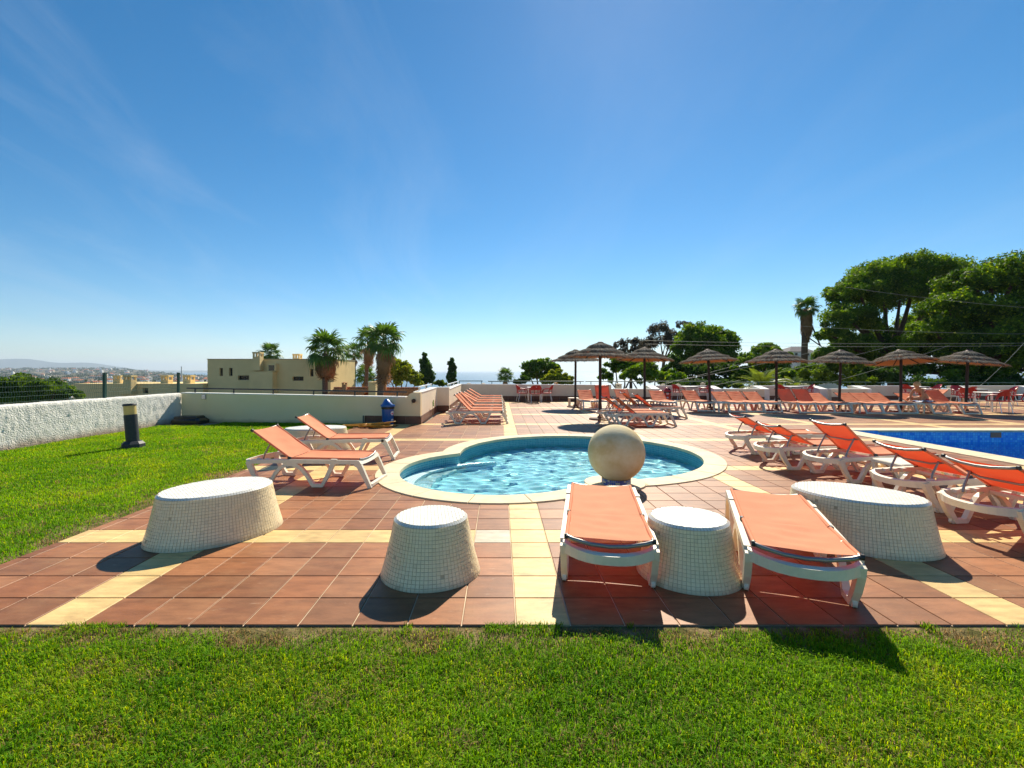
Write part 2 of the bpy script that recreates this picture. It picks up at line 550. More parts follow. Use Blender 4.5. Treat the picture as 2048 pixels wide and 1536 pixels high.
M['pool_wall'] = mosaic_mat('teal_mosaic', (0.03, 0.26, 0.36), (0.06, 0.36, 0.45), (0.22, 0.52, 0.56), 0.04)
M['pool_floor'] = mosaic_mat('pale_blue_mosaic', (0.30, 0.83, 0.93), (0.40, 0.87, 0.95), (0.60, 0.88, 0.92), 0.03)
M['pool_step'] = mosaic_mat('step_mosaic', (0.42, 0.74, 0.80), (0.50, 0.80, 0.85), (0.80, 0.86, 0.86), 0.05)
M['big_wall'] = mosaic_mat('blue_mix_mosaic', (0.03, 0.24, 0.72), (0.22, 0.68, 0.88), (0.06, 0.34, 0.66), 0.06)
M['big_floor'] = mosaic_mat('deep_blue_mosaic', (0.01, 0.22, 0.80), (0.02, 0.32, 0.88), (0.05, 0.3, 0.8), 0.06)

def water_mat(name, tint, scale, strength, stretch=(1, 1, 1), rough=0.03, refl=0.6, dist=0.05):
    m = bpy.data.materials.new(name)
    m.use_nodes = True
    n, l = nodes_of(m)
    n.remove(n['Principled BSDF'])
    out = n['Material Output']
    geo = n.new('ShaderNodeNewGeometry')
    mp = n.new('ShaderNodeMapping'); mp.inputs['Scale'].default_value = stretch
    l.new(geo.outputs['Position'], mp.inputs[0])
    n1 = n.new('ShaderNodeTexNoise'); n1.inputs['Scale'].default_value = scale; n1.inputs['Detail'].default_value = 3; n1.inputs['Distortion'].default_value = 1.2
    n2 = n.new('ShaderNodeTexNoise'); n2.inputs['Scale'].default_value = scale * 3.3; n2.inputs['Detail'].default_value = 2
    l.new(mp.outputs[0], n1.inputs['Vector']); l.new(mp.outputs[0], n2.inputs['Vector'])
    ad = n.new('ShaderNodeMath'); ad.operation = 'MULTIPLY_ADD'; ad.inputs[1].default_value = 0.3
    l.new(n2.outputs['Fac'], ad.inputs[0]); l.new(n1.outputs['Fac'], ad.inputs[2])
    bp = n.new('ShaderNodeBump'); bp.inputs['Strength'].default_value = strength; bp.inputs['Distance'].default_value = dist
    l.new(ad.outputs[0], bp.inputs['Height'])
    fr = n.new('ShaderNodeFresnel'); fr.inputs['IOR'].default_value = 1.33
    tr = n.new('ShaderNodeBsdfTransparent'); tr.inputs[0].default_value = (*tint, 1)
    gl = n.new('ShaderNodeBsdfGlossy'); gl.inputs['Roughness'].default_value = rough
    l.new(bp.outputs[0], gl.inputs['Normal'])
    l.new(bp.outputs[0], fr.inputs['Normal'])
    mx = n.new('ShaderNodeMixShader')
    sc_ = n.new('ShaderNodeMath'); sc_.operation = 'MULTIPLY'; sc_.inputs[1].default_value = refl
    l.new(fr.outputs[0], sc_.inputs[0]); l.new(sc_.outputs[0], mx.inputs[0]); l.new(tr.outputs[0], mx.inputs[1]); l.new(gl.outputs[0], mx.inputs[2])
    l.new(mx.outputs[0], out.inputs['Surface'])
    return m

def glass_water(name, tint):
    m = bpy.data.materials.new(name)
    m.use_nodes = True
    n, l = nodes_of(m)
    n.remove(n['Principled BSDF'])
    g_ = n.new('ShaderNodeBsdfGlass')
    g_.inputs['Color'].default_value = (*tint, 1)
    g_.inputs['Roughness'].default_value = 0.0
    g_.inputs['IOR'].default_value = 1.33
    l.new(g_.outputs[0], n['Material Output'].inputs['Surface'])
    return m
M['water'] = glass_water('pool_water', (0.90, 1.0, 1.0))
M['old_water'] = water_mat('pool_water', (0.52, 0.93, 0.99), 6.5, 1.0, (0.55, 1.5, 1), 0.03, 0.85, 0.12)
M['big_water'] = water_mat('deep_pool_water', (0.62, 0.90, 1.0), 3.0, 0.6, (0.8, 1.3, 1), 0.04, 0.5, 0.06)

# ------------------------------------------------------------------ terrain, sea, far hills
def terr(x, y):
    x = np.asarray(x, dtype=float); y = np.asarray(y, dtype=float)
    d = np.hypot(x, y)
    right = sstep(2, 26, x)
    near = -6.5 + 4.6 * right
    t = sstep(70, 420, d)
    z = near * (1 - t) - 38 * t
    ang = x / np.maximum(y, 1.0)
    left = sstep(-0.66, -0.86, ang) * (y > 0)
    z = z + 66 * sstep(1300, 4700, y) * left
    seaw = sstep(-0.56, -0.40, ang) * sstep(350, 800, d) * (y > 0)
    z = z - 30 * seaw
    z = z - 40 * sstep(4300, 5200, y) * (1 - left)
    return z

rr = np.concatenate([np.linspace(0, 90, 19), np.geomspace(100, 8000, 40)])
aa = np.linspace(0, 2 * math.pi, 121)[:-1]
RRg, AAg = np.meshgrid(rr[1:], aa, indexing='ij')
X, Y = RRg * np.sin(AAg), RRg * np.cos(AAg)
Z = terr(X, Y)
V = np.stack([X, Y, Z], -1).reshape(-1, 3)
V = np.vstack([V, [[0, 0, float(terr(0, 0))]]])
na, nr = len(aa), len(rr) - 1
ii, jj = np.meshgrid(np.arange(nr - 1), np.arange(na), indexing='ij')
j2 = (jj + 1) % na
Q = np.stack([ii * na + jj, ii * na + j2, (ii + 1) * na + j2, (ii + 1) * na + jj], -1).reshape(-1, 4)[:, ::-1]
T = np.array([[len(V) - 1, (k + 1) % na, k] for k in range(na)])
tag(link('terrain', np_mesh('terrain', V, Q, T, M['terrain'], smooth=True)), 'scrubby slope falling away below the terrace', kind='structure')
mb = MB()
mb.add([(-30000, 300, -45), (30000, 300, -45), (30000, 40000, -45), (-30000, 40000, -45)], [(0, 1, 2, 3)])
tag(mb.build('sea', M['sea']), 'pale blue sea reaching the horizon', kind='structure')

def ridge(name, pts, Yd, depth, label):
    V, Q = [], []
    n = 60
    xs = np.linspace(pts[0][0], pts[-1][0], n)
    hs = np.interp(xs, [p[0] for p in pts], [p[1] for p in pts])
    k = np.hanning(7); k /= k.sum()
    hs = np.convolve(np.pad(hs, 3, mode='edge'), k, 'valid')
    rows = [(-1, 0.0), (-0.55, 0.55), (-0.2, 0.9), (0, 1.0), (0.5, 0.6), (1, 0.0)]
    for dy, f in rows:
        for i in range(n):
            V.append(((xs[i] - VX) * Yd / FPX, Yd + dy * depth, -60 + f * (CAM_H - (hs[i] - VY) * Yd / FPX + 60)))
    for r in range(len(rows) - 1):
        for i in range(n - 1):
            Q.append((r * n + i, r * n + i + 1, (r + 1) * n + i + 1, (r + 1) * n + i))
    return tag(link(name, np_mesh(name, V, Q, None, M['hill'], smooth=True)), label, kind='structure')

ridge('hills', [(-420, 724), (-200, 722), (-60, 722), (30, 717), (60, 717), (95, 724), (130, 727), (165, 724), (200, 727), (250, 738), (330, 744), (420, 748)], 12000, 1500, 'long blue hills on the left horizon')
ridge('far_hills', [(-500, 716), (-250, 722), (0, 733), (180, 736), (320, 741), (450, 741), (700, 745)], 14500, 1000, 'low far coast below the blue hills')

# ------------------------------------------------------------------ lawns
mb = MB()
EDGE_L = -3.97
FRONT_Y = 2.75
mb.add([(-40, -14, -0.034), (40, -14, -0.034), (40, 2.2, -0.034), (-40, 2.2, -0.034), (40, FRONT_Y + 0.015, -0.012), (-40, FRONT_Y + 0.015, -0.012)], [(0, 1, 2, 3), (3, 2, 4, 5)])
mb.add([(-9.8, FRONT_Y + 0.02, -0.03), (EDGE_L + 0.02, FRONT_Y + 0.02, -0.03), (EDGE_L + 0.02, 13.9, -0.035), (-9.8, 14.6, -0.035)], [(0, 1, 2, 3)])
tag(mb.build('ground', M['soil']), 'soil under the lawns', kind='structure')

def vnoise(x, y, s, seed=0):
    """cheap smooth value noise on numpy arrays"""
    x = x * s + seed * 17.3; y = y * s - seed * 9.1
    xi, yi = np.floor(x).astype(int), np.floor(y).astype(int)
    fx, fy = x - xi, y - yi
    fx = fx * fx * (3 - 2 * fx); fy = fy * fy * (3 - 2 * fy)
    def h(a, b):
        v = np.sin(a * 127.1 + b * 311.7 + seed * 74.7) * 43758.5453
        return v - np.floor(v)
    return (h(xi, yi) * (1 - fx) + h(xi + 1, yi) * fx) * (1 - fy) + (h(xi, yi + 1) * (1 - fx) + h(xi + 1, yi + 1) * fx) * fy

def grass(name, label, x, y, z, length, width, edge, colscale):
    n = len(x)
    a = nrg.uniform(0, 2 * math.pi, n)
    clump = vnoise(x, y, 9.0, 2)
    lean = nrg.uniform(0.25, 1.05, n)
    la = a + nrg.normal(0, 0.8, n)
    L = length * nrg.uniform(0.55, 1.25, n) * (0.7 + 0.6 * clump)
    dx, dy = np.cos(la), np.sin(la)
    sx, sy = -dy * width * nrg.uniform(0.7, 1.3, n) / 2, dx * width * nrg.uniform(0.7, 1.3, n) / 2
    b = np.stack([x, y, z], -1)
    side = np.stack([sx, sy, np.zeros(n)], -1)
    m = b + np.stack([dx * L * lean * 0.28, dy * L * lean * 0.28, L * 0.58], -1)
    tp = b + np.stack([dx * L * lean * 0.85, dy * L * lean * 0.85, L * (0.98 - 0.45 * lean)], -1)
    V = np.empty((n, 5, 3), dtype=np.float32)
    V[:, 0] = b - side; V[:, 1] = b + side; V[:, 2] = m + side * 0.8; V[:, 3] = m - side * 0.8; V[:, 4] = tp
    o = np.arange(n)[:, None] * 5
    Q = o + np.array([0, 1, 2, 3]); T = o + np.array([3, 2, 4])
    # blade colour: green with yellowish and straw blades, drier in patches and towards the paving
    big = vnoise(x, y, 1.1, 5) * 0.6 + vnoise(x, y, 3.1, 8) * 0.4
    r = nrg.random(n)
    c = np.empty((n, 3))
    g1, g2, g3, st = np.array([0.085, 0.235, 0.006]), np.array([0.210, 0.400, 0.008]), np.array([0.36, 0.46, 0.02]), np.array([0.34, 0.25, 0.11])
    tmix = np.clip(big * 1.1 - 0.15 + nrg.normal(0, 0.2, n), 0, 1)[:, None]
    c = g1 * (1 - tmix) + g2 * tmix
    yel = np.clip((vnoise(x, y, 2.3, 3) - 0.5) * 2.2, 0, 1) * 0.5 + 0.08
    c = np.where((r < yel)[:, None], g3 * nrg.uniform(0.7, 1.1, (n, 1)), c)
    dry = np.clip(edge * 0.95 + (vnoise(x, y, 4.5, 6) - 0.76) * 1.6, 0, 0.9) + 0.012
    c = np.where((nrg.random(n) < dry)[:, None], st * nrg.uniform(0.6, 1.2, (n, 1)), c)
    c = c * colscale
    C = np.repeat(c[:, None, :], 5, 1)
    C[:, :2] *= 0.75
    return tag(link(name, np_mesh(name, V.reshape(-1, 3), Q, T, M['grass'], C.reshape(-1, 3))), label, 'grass', kind='stuff')

# front lawn
n = 230000
y = FRONT_Y - 0.03 - nrg.random(n) ** 1.0 * 1.75
x = nrg.uniform(-3.6, 3.9, n)
edge = np.clip(1.25 - (FRONT_Y - y) / (0.10 + 0.26 * vnoise(x, y, 1.7, 1)), 0, 1)
keep = nrg.random(n) > edge * (0.35 + 0.6 * vnoise(x, y, 5, 4))
x, y, edge = x[keep], y[keep], edge[keep]
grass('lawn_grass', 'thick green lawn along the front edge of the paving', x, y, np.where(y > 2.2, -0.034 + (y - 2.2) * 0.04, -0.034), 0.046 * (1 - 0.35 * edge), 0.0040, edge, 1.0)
# ragged tufts creeping over the paving edge
n = 9000
x = nrg.uniform(-3.6, 3.9, n)
y = FRONT_Y - nrg.random(n) ** 1.5 * 0.09 + 0.008
cl = np.maximum(vnoise(x, y * 0.2, 3.1, 12), vnoise(x, y * 0.2, 9.0, 13) * 0.9)
keep = cl > 0.74
x, y = x[keep], y[keep]
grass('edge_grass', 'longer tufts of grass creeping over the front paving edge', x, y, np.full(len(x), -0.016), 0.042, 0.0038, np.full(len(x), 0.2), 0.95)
# left lawn, thinner with distance
n = 330000
u = nrg.random(n)
y = FRONT_Y - 0.5 + (13.7 - FRONT_Y + 0.5) * u ** 1.45
x = nrg.uniform(-9.75, EDGE_L - 0.02, n)
keep = (x < EDGE_L - 0.02) & (x > -1.14 * y - 0.6) & ~((y > 13.0) & (x < -8.3)) & (y > FRONT_Y - 0.04)
x, y = x[keep], y[keep]
edge = np.maximum(np.clip(1.2 - (EDGE_L - x) / (0.16 + 0.36 * vnoise(x, y, 1.3, 1)), 0, 1), np.clip(1 - (x + 9.78) / (0.1 + 0.25 * vnoise(x, y, 1.1, 9)), 0, 1)) * 0.95
patch = np.exp(-(((x + 4.55) / 0.55) ** 2 + ((y - 12.1) / 0.8) ** 2))
edge = np.maximum(edge, patch)
keep = nrg.random(len(x)) > edge * (0.4 + 0.6 * vnoise(x, y, 4, 4))
x, y, edge = x[keep], y[keep], edge[keep]
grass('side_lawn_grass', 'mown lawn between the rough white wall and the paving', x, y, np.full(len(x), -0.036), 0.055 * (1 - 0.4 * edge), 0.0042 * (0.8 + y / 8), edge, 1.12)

# ------------------------------------------------------------------ pools: outlines
C1, R1 = (1.43, 8.5), 2.2
C2, R2 = (-0.03, 7.08), 1.53
COPW = 0.32

def circ_x(c1, r1, c2, r2):
    dx, dy = c2[0] - c1[0], c2[1] - c1[1]
    d = math.hypot(dx, dy)
    a = (r1 * r1 - r2 * r2 + d * d) / (2 * d)
    h = math.sqrt(max(r1 * r1 - a * a, 0))
    mx, my = c1[0] + a * dx / d, c1[1] + a * dy / d
    return (mx - h * dy / d, my + h * dx / d), (mx + h * dy / d, my - h * dx / d)

IN_A, IN_B = circ_x(C1, R1, C2, R2)
OUT_A, OUT_B = circ_x(C1, R1 + COPW, C2, R2 + COPW)
def arc_range(c, p, q, other):
    a0, a1 = math.atan2(p[1] - c[1], p[0] - c[0]), math.atan2(q[1] - c[1], q[0] - c[0])
    if a1 < a0: a1 += 2 * math.pi
    mid = (a0 + a1) / 2
    away = math.atan2(c[1] - other[1], c[0] - other[0])
    if math.cos(mid - away) > 0: return a0, a1
    return a1, a0 + 2 * math.pi
ARC1 = arc_range(C1, IN_A, IN_B, C2)
ARC2 = arc_range(C2, IN_A, IN_B, C1)
def arc_pts(c, r, rng, n):
    return [(c[0] + r * math.cos(rng[0] + (rng[1] - rng[0]) * i / n), c[1] + r * math.sin(rng[0] + (rng[1] - rng[0]) * i / n)) for i in range(n + 1)]
outline = arc_pts(C1, R1, ARC1, 90) + arc_pts(C2, R2, ARC2, 64)[1:-1]
if (outline[90][0] - outline[91][0]) ** 2 + (outline[90][1] - outline[91][1]) ** 2 > 0.3:
    outline = arc_pts(C1, R1, ARC1, 90) + arc_pts(C2, R2, ARC2, 64)[1:-1][::-1]

BX0, BX1, BY0, BY1 = 8.98, 22.0, 1.2, 11.69      # large pool, inner edges
BCW = 0.5

# ------------------------------------------------------------------ paving: one object per near tile
PITCH, TX0 = 0.33, 0.097
paving = MB()
tiles = []
def pool_clip(poly):
    for c, r in ((C1, R1 + COPW - 0.03), (C2, R2 + COPW - 0.03)):
        if not poly: return poly
        cx = sum(p[0] for p in poly) / len(poly); cy = sum(p[1] for p in poly) / len(poly)
        if math.hypot(cx - c[0], cy - c[1]) < r + 0.3:
            d = Vector((cx - c[0], cy - c[1])); 
            if d.length < r - 0.3: return []
            d.normalize()
            poly = clip_half(poly, (c[0] + d.x * r, c[1] + d.y * r), (d.x, d.y))
    x0, x1, y1 = BX0 - BCW + 0.03, BX1 + BCW - 0.03, BY1 + BCW - 0.03
    if poly:
        cx = sum(p[0] for p in poly) / len(poly); cy = sum(p[1] for p in poly) / len(poly)
        if cy < y1 + 0.2 and cx > x0 - 0.2 and cx < x1 + 0.2:
            if cx < x0 + 0.17 and cy < y1: poly = clip_half(poly, (x0, 0), (-1, 0))
            elif cx > x1 - 0.17 and cy < y1: poly = clip_half(poly, (x1, 0), (1, 0))
            elif cy > y1 - 0.17: poly = clip_half(poly, (0, y1), (0, 1))
            else: return []
    return poly

def poly_area(p):
    return abs(sum(p[i][0] * p[(i + 1) % len(p)][1] - p[(i + 1) % len(p)][0] * p[i][1] for i in range(len(p)))) / 2

for k in range(-13, 88):
    for m in range(0, 64):
        x0, y0 = TX0 + k * PITCH, FRONT_Y + m * PITCH
        if x0 + PITCH < EDGE_L or y0 > 23.4: continue
        if x0 < -2.4 and y0 > 13.05: continue
        if x0 > 29: continue
        cell = [(max(x0, EDGE_L), y0), (x0 + PITCH, y0), (x0 + PITCH, y0 + PITCH), (max(x0, EDGE_L), y0 + PITCH)]
        cell = pool_clip(cell)
        if len(cell) < 3 or poly_area(cell) < 0.002: continue
        paving.add([(p[0], p[1], -0.007) for p in cell], [tuple(range(len(cell)))])
        tiles.append((k, m, cell))
pav = paving.build('pavement', M['grout'])
tag(pav, 'terracotta and cream tiled pool terrace', kind='structure')

def tile_shape(cell, c):
    g, b = 0.0042, 0.0028
    cx, cy = c
    def off(d):
        # inset polygon by d (convex, any size)
        n = len(cell); out = []
        for i in range(n):
            a, p, q = cell[i - 1], cell[i], cell[(i + 1) % n]
            e1 = Vector((p[0] - a[0], p[1] - a[1])); e2 = Vector((q[0] - p[0], q[1] - p[1]))
            if e1.length < 1e-5 or e2.length < 1e-5:
                v = Vector((cx - p[0], cy - p[1])); v.normalize() if v.length > 0 else None
                out.append((p[0] + v.x * d, p[1] + v.y * d)); continue
            e1.normalize(); e2.normalize()
            n1, n2 = Vector((-e1.y, e1.x)), Vector((-e2.y, e2.x))
            s = n1 + n2
            s = s / max(s.length_squared, 0.25) * 2
            out.append((p[0] + s.x * d, p[1] + s.y * d))
        return out
    A, B = off(g), off(g + b)
    n = len(cell)
    vs = [(x - cx, y - cy, -0.022) for x, y in A] + [(x - cx, y - cy, -0.0025) for x, y in A] + [(x - cx, y - cy, 0) for x, y in B]
    fs = [tuple(range(2 * n, 3 * n))]
    for r in range(2):
        for i in range(n):
            j = (i + 1) % n
            fs.append((r * n + i, r * n + j, r * n + n + j, r * n + n + i))
    return vs, fs

def tile_col(k, m):
    v = rnd.uniform(0.76, 1.22)
    if k % 9 == 0 or m % 9 == 4:
        c = (0.66, 0.46, 0.19)
        v = rnd.uniform(0.9, 1.1)
        if (k, m) == (-1, 4): c = (0.52, 0.47, 0.36)
    else:
        h = rnd.random()
        c = (0.265 + 0.03 * h, 0.102 + 0.028 * h, 0.040 + 0.018 * h)
    return tuple(a * v for a in c)

def colour_mesh(me, c):
    ca = me.color_attributes.new('Col', 'FLOAT_COLOR', 'POINT')
    arr = np.ones((len(me.vertices), 4), dtype=np.float32)
    arr[:, :3] = c
    ca.data.foreach_set('color', arr.ravel())

def in_view(cell):
    for x, y in cell:
        if -1.10 * y < x < 1.152 * y: return True
    return False

far_v, far_f, far_c = [], [], []
tiles.sort(key=lambda t: t[2][0][1] + (0 if in_view(t[2]) else 1000))
for i, (k, m, cell) in enumerate(tiles):
    cx = sum(p[0] for p in cell) / len(cell); cy = sum(p[1] for p in cell) / len(cell)
    vs, fs = tile_shape(cell, (cx, cy))
    c = tile_col(k, m)
    if i < 300 and in_view(cell):
        me = bpy.data.meshes.new('tile')
        me.from_pydata(vs, [], fs)
        me.materials.append(M['tile'])
        colour_mesh(me, c)
        dz = rnd.uniform(-0.0006, 0.0006)
        link('tile', me, pav, (cx, cy, dz))
    else:
        o = len(far_v)
        far_v.extend((x + cx, y + cy, z) for x, y, z in vs)
        far_f.extend([o + a for a in f] for f in fs)
        far_c.extend([c] * len(vs))
me = bpy.data.meshes.new('far_tiles')
me.from_pydata(far_v, [], far_f)
me.materials.append(M['tile'])
colour_mesh(me, np.array(far_c, dtype=np.float32))
ft = link('far_tiles', me, pav)
ft['kind'] = 'stuff'

# ------------------------------------------------------------------ small pool
WATER_Z = -0.2
def uv_mesh(name, vs, fs, uvs, m):
    me = bpy.data.meshes.new(name)
    me.from_pydata(vs, [], fs)
    me.materials.append(m)
    uvl = me.uv_layers.new(name='UVMap')
    for p in me.polygons:
        for li in p.loop_indices:
            uvl.data[li].uv = uvs[me.loops[li].vertex_index]
    me.update()
    return me

def wall_strip(name, pts, z0, z1, m, parent, closed=True):
    vs, fs, uvs = [], [], []
    s = 0.0
    n = len(pts)
    loop = pts + [pts[0]] if closed else pts
    for i, p in enumerate(loop):
        if i: s += math.dist(p, loop[i - 1])
        vs += [(p[0], p[1], z0), (p[0], p[1], z1)]
        uvs += [(s, z0), (s, z1)]
    for i in range(len(loop) - 1):
        fs.append((2 * i, 2 * i + 1, 2 * i + 3, 2 * i + 2))
    return link(name, uv_mesh(name, vs, fs, uvs, m), parent)

def flat_poly(name, pts, z, m, parent):
    vs = [(p[0], p[1], z) for p in pts]
    bm = bmesh.new()
    bv = [bm.verts.new(v) for v in vs]
    f = bm.faces.new(bv)
    bmesh.ops.triangulate(bm, faces=[f])
    bmesh.ops.recalc_face_normals(bm, faces=bm.faces)
    if bm.faces[:][0].normal.z < 0: bmesh.ops.reverse_faces(bm, faces=bm.faces[:])
    me = bpy.data.meshes.new(name)
    bm.to_mesh(me); bm.free()
    uvl = me.uv_layers.new(name='UVMap')
    for l in me.loops:
        v = me.vertices[l.vertex_index].co
        uvl.data[l.index].uv = (v.x, v.y)
    me.materials.append(m)
    return link(name, me, parent)

kpool = thing('paddling_pool', 'small turquoise paddling pool of two overlapping circles with cream coping', 'pool', (0, 0, 0))
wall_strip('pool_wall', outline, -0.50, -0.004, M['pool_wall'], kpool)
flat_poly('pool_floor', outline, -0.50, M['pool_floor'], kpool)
def rippled_water(name, x0, x1, y0, y1, z, inside, step, waves, m, parent):
    nx, ny = int((x1 - x0) / step), int((y1 - y0) / step)
    xs, ys = np.linspace(x0, x1, nx + 1), np.linspace(y0, y1, ny + 1)
    X, Y = np.meshgrid(xs, ys)
    h = np.zeros_like(X)
    for (wl_, ang, amp, ph) in waves:
        k = 2 * math.pi / wl_
        wob = 0.9 * vnoise(X, Y, 0.9, int(ph * 7)) * 6.28 * 0.6
        h += amp * np.sin(k * (X * math.cos(ang) + Y * math.sin(ang)) + ph + wob) * (0.45 + 1.1 * vnoise(X, Y, 1.3, int(ph * 11) + 3))
    V = np.stack([X, Y, z + h], -1).reshape(-1, 3)
    ii, jj = np.meshgrid(np.arange(ny), np.arange(nx), indexing='ij')
    a = ii * (nx + 1) + jj
    Q = np.stack([a, a + 1, a + nx + 2, a + nx + 1], -1).reshape(-1, 4)
    cx = (X[:-1, :-1] + X[1:, 1:]).ravel() / 2; cy = (Y[:-1, :-1] + Y[1:, 1:]).ravel() / 2
    Q = Q[inside(cx, cy)]
    used = np.unique(Q); rm = np.full(len(V), -1); rm[used] = np.arange(len(used))
    return link(name, np_mesh(name, V[used], rm[Q], None, m, smooth=True), parent)
wr = random.Random(12)
waves = [(wr.uniform(0.16, 0.62), wr.uniform(-0.5, 0.5) + (math.pi / 2 if i % 3 else 0.4), 0, wr.uniform(0, 6.28)) for i in range(13)]
waves = [(w, a, 0.0105 * w * wr.uniform(0.5, 1.1), p) for (w, a, _, p) in waves]
def in_kpool(x, y):
    return (np.hypot(x - C1[0], y - C1[1]) < R1 + 0.035) | (np.hypot(x - C2[0], y - C2[1]) < R2 + 0.035)
wat = rippled_water('water', -1.7, 3.75, 5.45, 10.8, WATER_Z, in_kpool, 0.026, waves, M['water'], kpool)
wat.cycles.is_caustics_caster = True
for o_ in kpool.children:
    if o_.name.startswith(('pool_floor', 'pool_wall')): o_.cycles.is_caustics_receiver = True
# two crescent steps in the small circle
for si, (sc, sr, sz) in enumerate((((0.20, 7.10), 1.53, -0.188), ((0.46, 7.18), 1.53, -0.34))):
    # crescent: inside C2, outside circle sc
    pts_o, pts_i = [], []
    p, q = circ_x(C2, R2 - 0.004, sc, sr)
    a0, a1 = math.atan2(p[1] - C2[1], p[0] - C2[0]), math.atan2(q[1] - C2[1], q[0] - C2[0])
    if a1 < a0: a1 += 2 * math.pi
    pts_o = [(C2[0] + (R2 - 0.004) * math.cos(a0 + (a1 - a0) * i / 40), C2[1] + (R2 - 0.004) * math.sin(a0 + (a1 - a0) * i / 40)) for i in range(41)]
    b0, b1 = math.atan2(p[1] - sc[1], p[0] - sc[0]), math.atan2(q[1] - sc[1], q[0] - sc[0])
    if b1 < b0: b1 += 2 * math.pi
    pts_i = [(sc[0] + sr * math.cos(b0 + (b1 - b0) * i / 40), sc[1] + sr * math.sin(b0 + (b1 - b0) * i / 40)) for i in range(41)]
    vs, fs, uvs = [], [], []
    for i in range(41):
        vs += [(*pts_o[i], sz), (*pts_i[i], sz), (*pts_i[i], -0.497)]
        s = i * 0.06
        uvs += [(s, math.dist(pts_o[i], pts_i[i])), (s, 0), (s, -0.5)]
    for i in range(40):
        fs.append((3 * i, 3 * i + 3, 3 * i + 4, 3 * i + 1))
        fs.append((3 * i + 1, 3 * i + 4, 3 * i + 5, 3 * i + 2))
    st_ = link('step', uv_mesh('step', vs, fs, uvs, M['pool_step']), kpool)
    st_.cycles.is_caustics_receiver = True
# coping stones, clipped at the two notches
def coping(c, r, rng, other_c, stone):
    n = max(1, round((rng[1] - rng[0]) * r / stone))
    for i in range(n):
        a0 = rng[0] + (rng[1] - rng[0]) * i / n + 0.002 / r
        a1 = rng[0] + (rng[1] - rng[0]) * (i + 1) / n - 0.002 / r
        q = 6
        poly = [(c[0] + (r - 0.03) * math.cos(a0 + (a1 - a0) * t / q), c[1] + (r - 0.03) * math.sin(a0 + (a1 - a0) * t / q)) for t in range(q + 1)]
        poly += [(c[0] + (r + COPW) * math.cos(a1 - (a1 - a0) * t / q), c[1] + (r + COPW) * math.sin(a1 - (a1 - a0) * t / q)) for t in range(q + 1)]
        for pi, po in ((IN_A, OUT_A), (IN_B, OUT_B)):
            dd = Vector((po[0] - pi[0], po[1] - pi[1])).normalized()
            nn = Vector((-dd.y, dd.x))
            if nn.dot(Vector((c[0] - pi[0], c[1] - pi[1]))) < 0: nn = -nn
            if math.dist(poly[0], pi) < 1.3:
                poly = clip_half(poly, pi, (nn.x, nn.y))
        if len(poly) < 3 or poly_area(poly) < 0.003: continue
        mb = MB()
        z = 0.016 + rnd.uniform(-0.001, 0.001)
        cx = sum(p[0] for p in poly) / len(poly); cy = sum(p[1] for p in poly) / len(poly)
        k = len(poly)
        top = []
        for p in poly:
            d = Vector((cx - p[0], cy - p[1])); d = d / d.length * 0.006
            top.append((p[0] + d.x - cx, p[1] + d.y - cy, z))
        vs = [(p[0] - cx, p[1] - cy, -0.035) for p in poly] + [(p[0] - cx, p[1] - cy, z - 0.005) for p in poly] + top
        fs = [tuple(range(k - 1, -1, -1)), tuple(range(2 * k, 3 * k))]
        for lv in range(2):
            for a in range(k):
                b = (a + 1) % k
                fs.append((lv * k + a, lv * k + b, lv * k + k + b, lv * k + k + a))
        mb.add(vs, fs)
        mb.build('coping_stone', M['coping'], kpool, (cx, cy, 0))
coping(C1, R1, ARC1, C2, 0.62)
coping(C2, R2, ARC2, C1, 0.62)
SPH = (1.565, 6.13)
mb = MB(); mb.lathe([(0.40, -0.03), (0.41, 0.016), (0.40, 0.021)], 40)
mb.build('coping_pad', M['coping'], kpool, (SPH[0], SPH[1] + 0.08, 0))

ball = thing('stone_sphere', 'large weathered tan stone ball on the edge of the small pool', 'sphere', (SPH[0], SPH[1], 0.02))
mb = MB()
prof = []
for i in range(41):
    a = -math.pi / 2 + math.pi * i / 40
    prof.append((max(0.376 * math.cos(a), 0.0005), 0.415 + 0.376 * math.sin(a)))
mb.lathe(prof, 72)
ob = mb.build('ball', M['stone'], ball)
mb = MB(); mb.lathe([(0.19, 0), (0.19, 0.075)], 36)
mb.build('pedestal', M['mosaic_grout'], ball)
mb = MB(); cs = []
for r_ in range(3):
    for k in range(44):
        a = 2 * math.pi * (k + 0.5) / 44
        Mx = Matrix.Rotation(a, 4, 'Z')
        mb.box(0.189, 0.193, -0.0115, 0.0115, 0.004 + r_ * 0.025, 0.026 + r_ * 0.025, M=Mx)
        cs += [rnd.choice([(0.02, 0.05, 0.3), (0.03, 0.09, 0.42), (0.12, 0.22, 0.45), (0.5, 0.5, 0.4)])] * 8
me = mb.mesh('mosaic', M['blue_mosaic']); colour_mesh(me, np.array(cs)); mo = link('mosaic', me, ball); mo['kind'] = 'stuff'

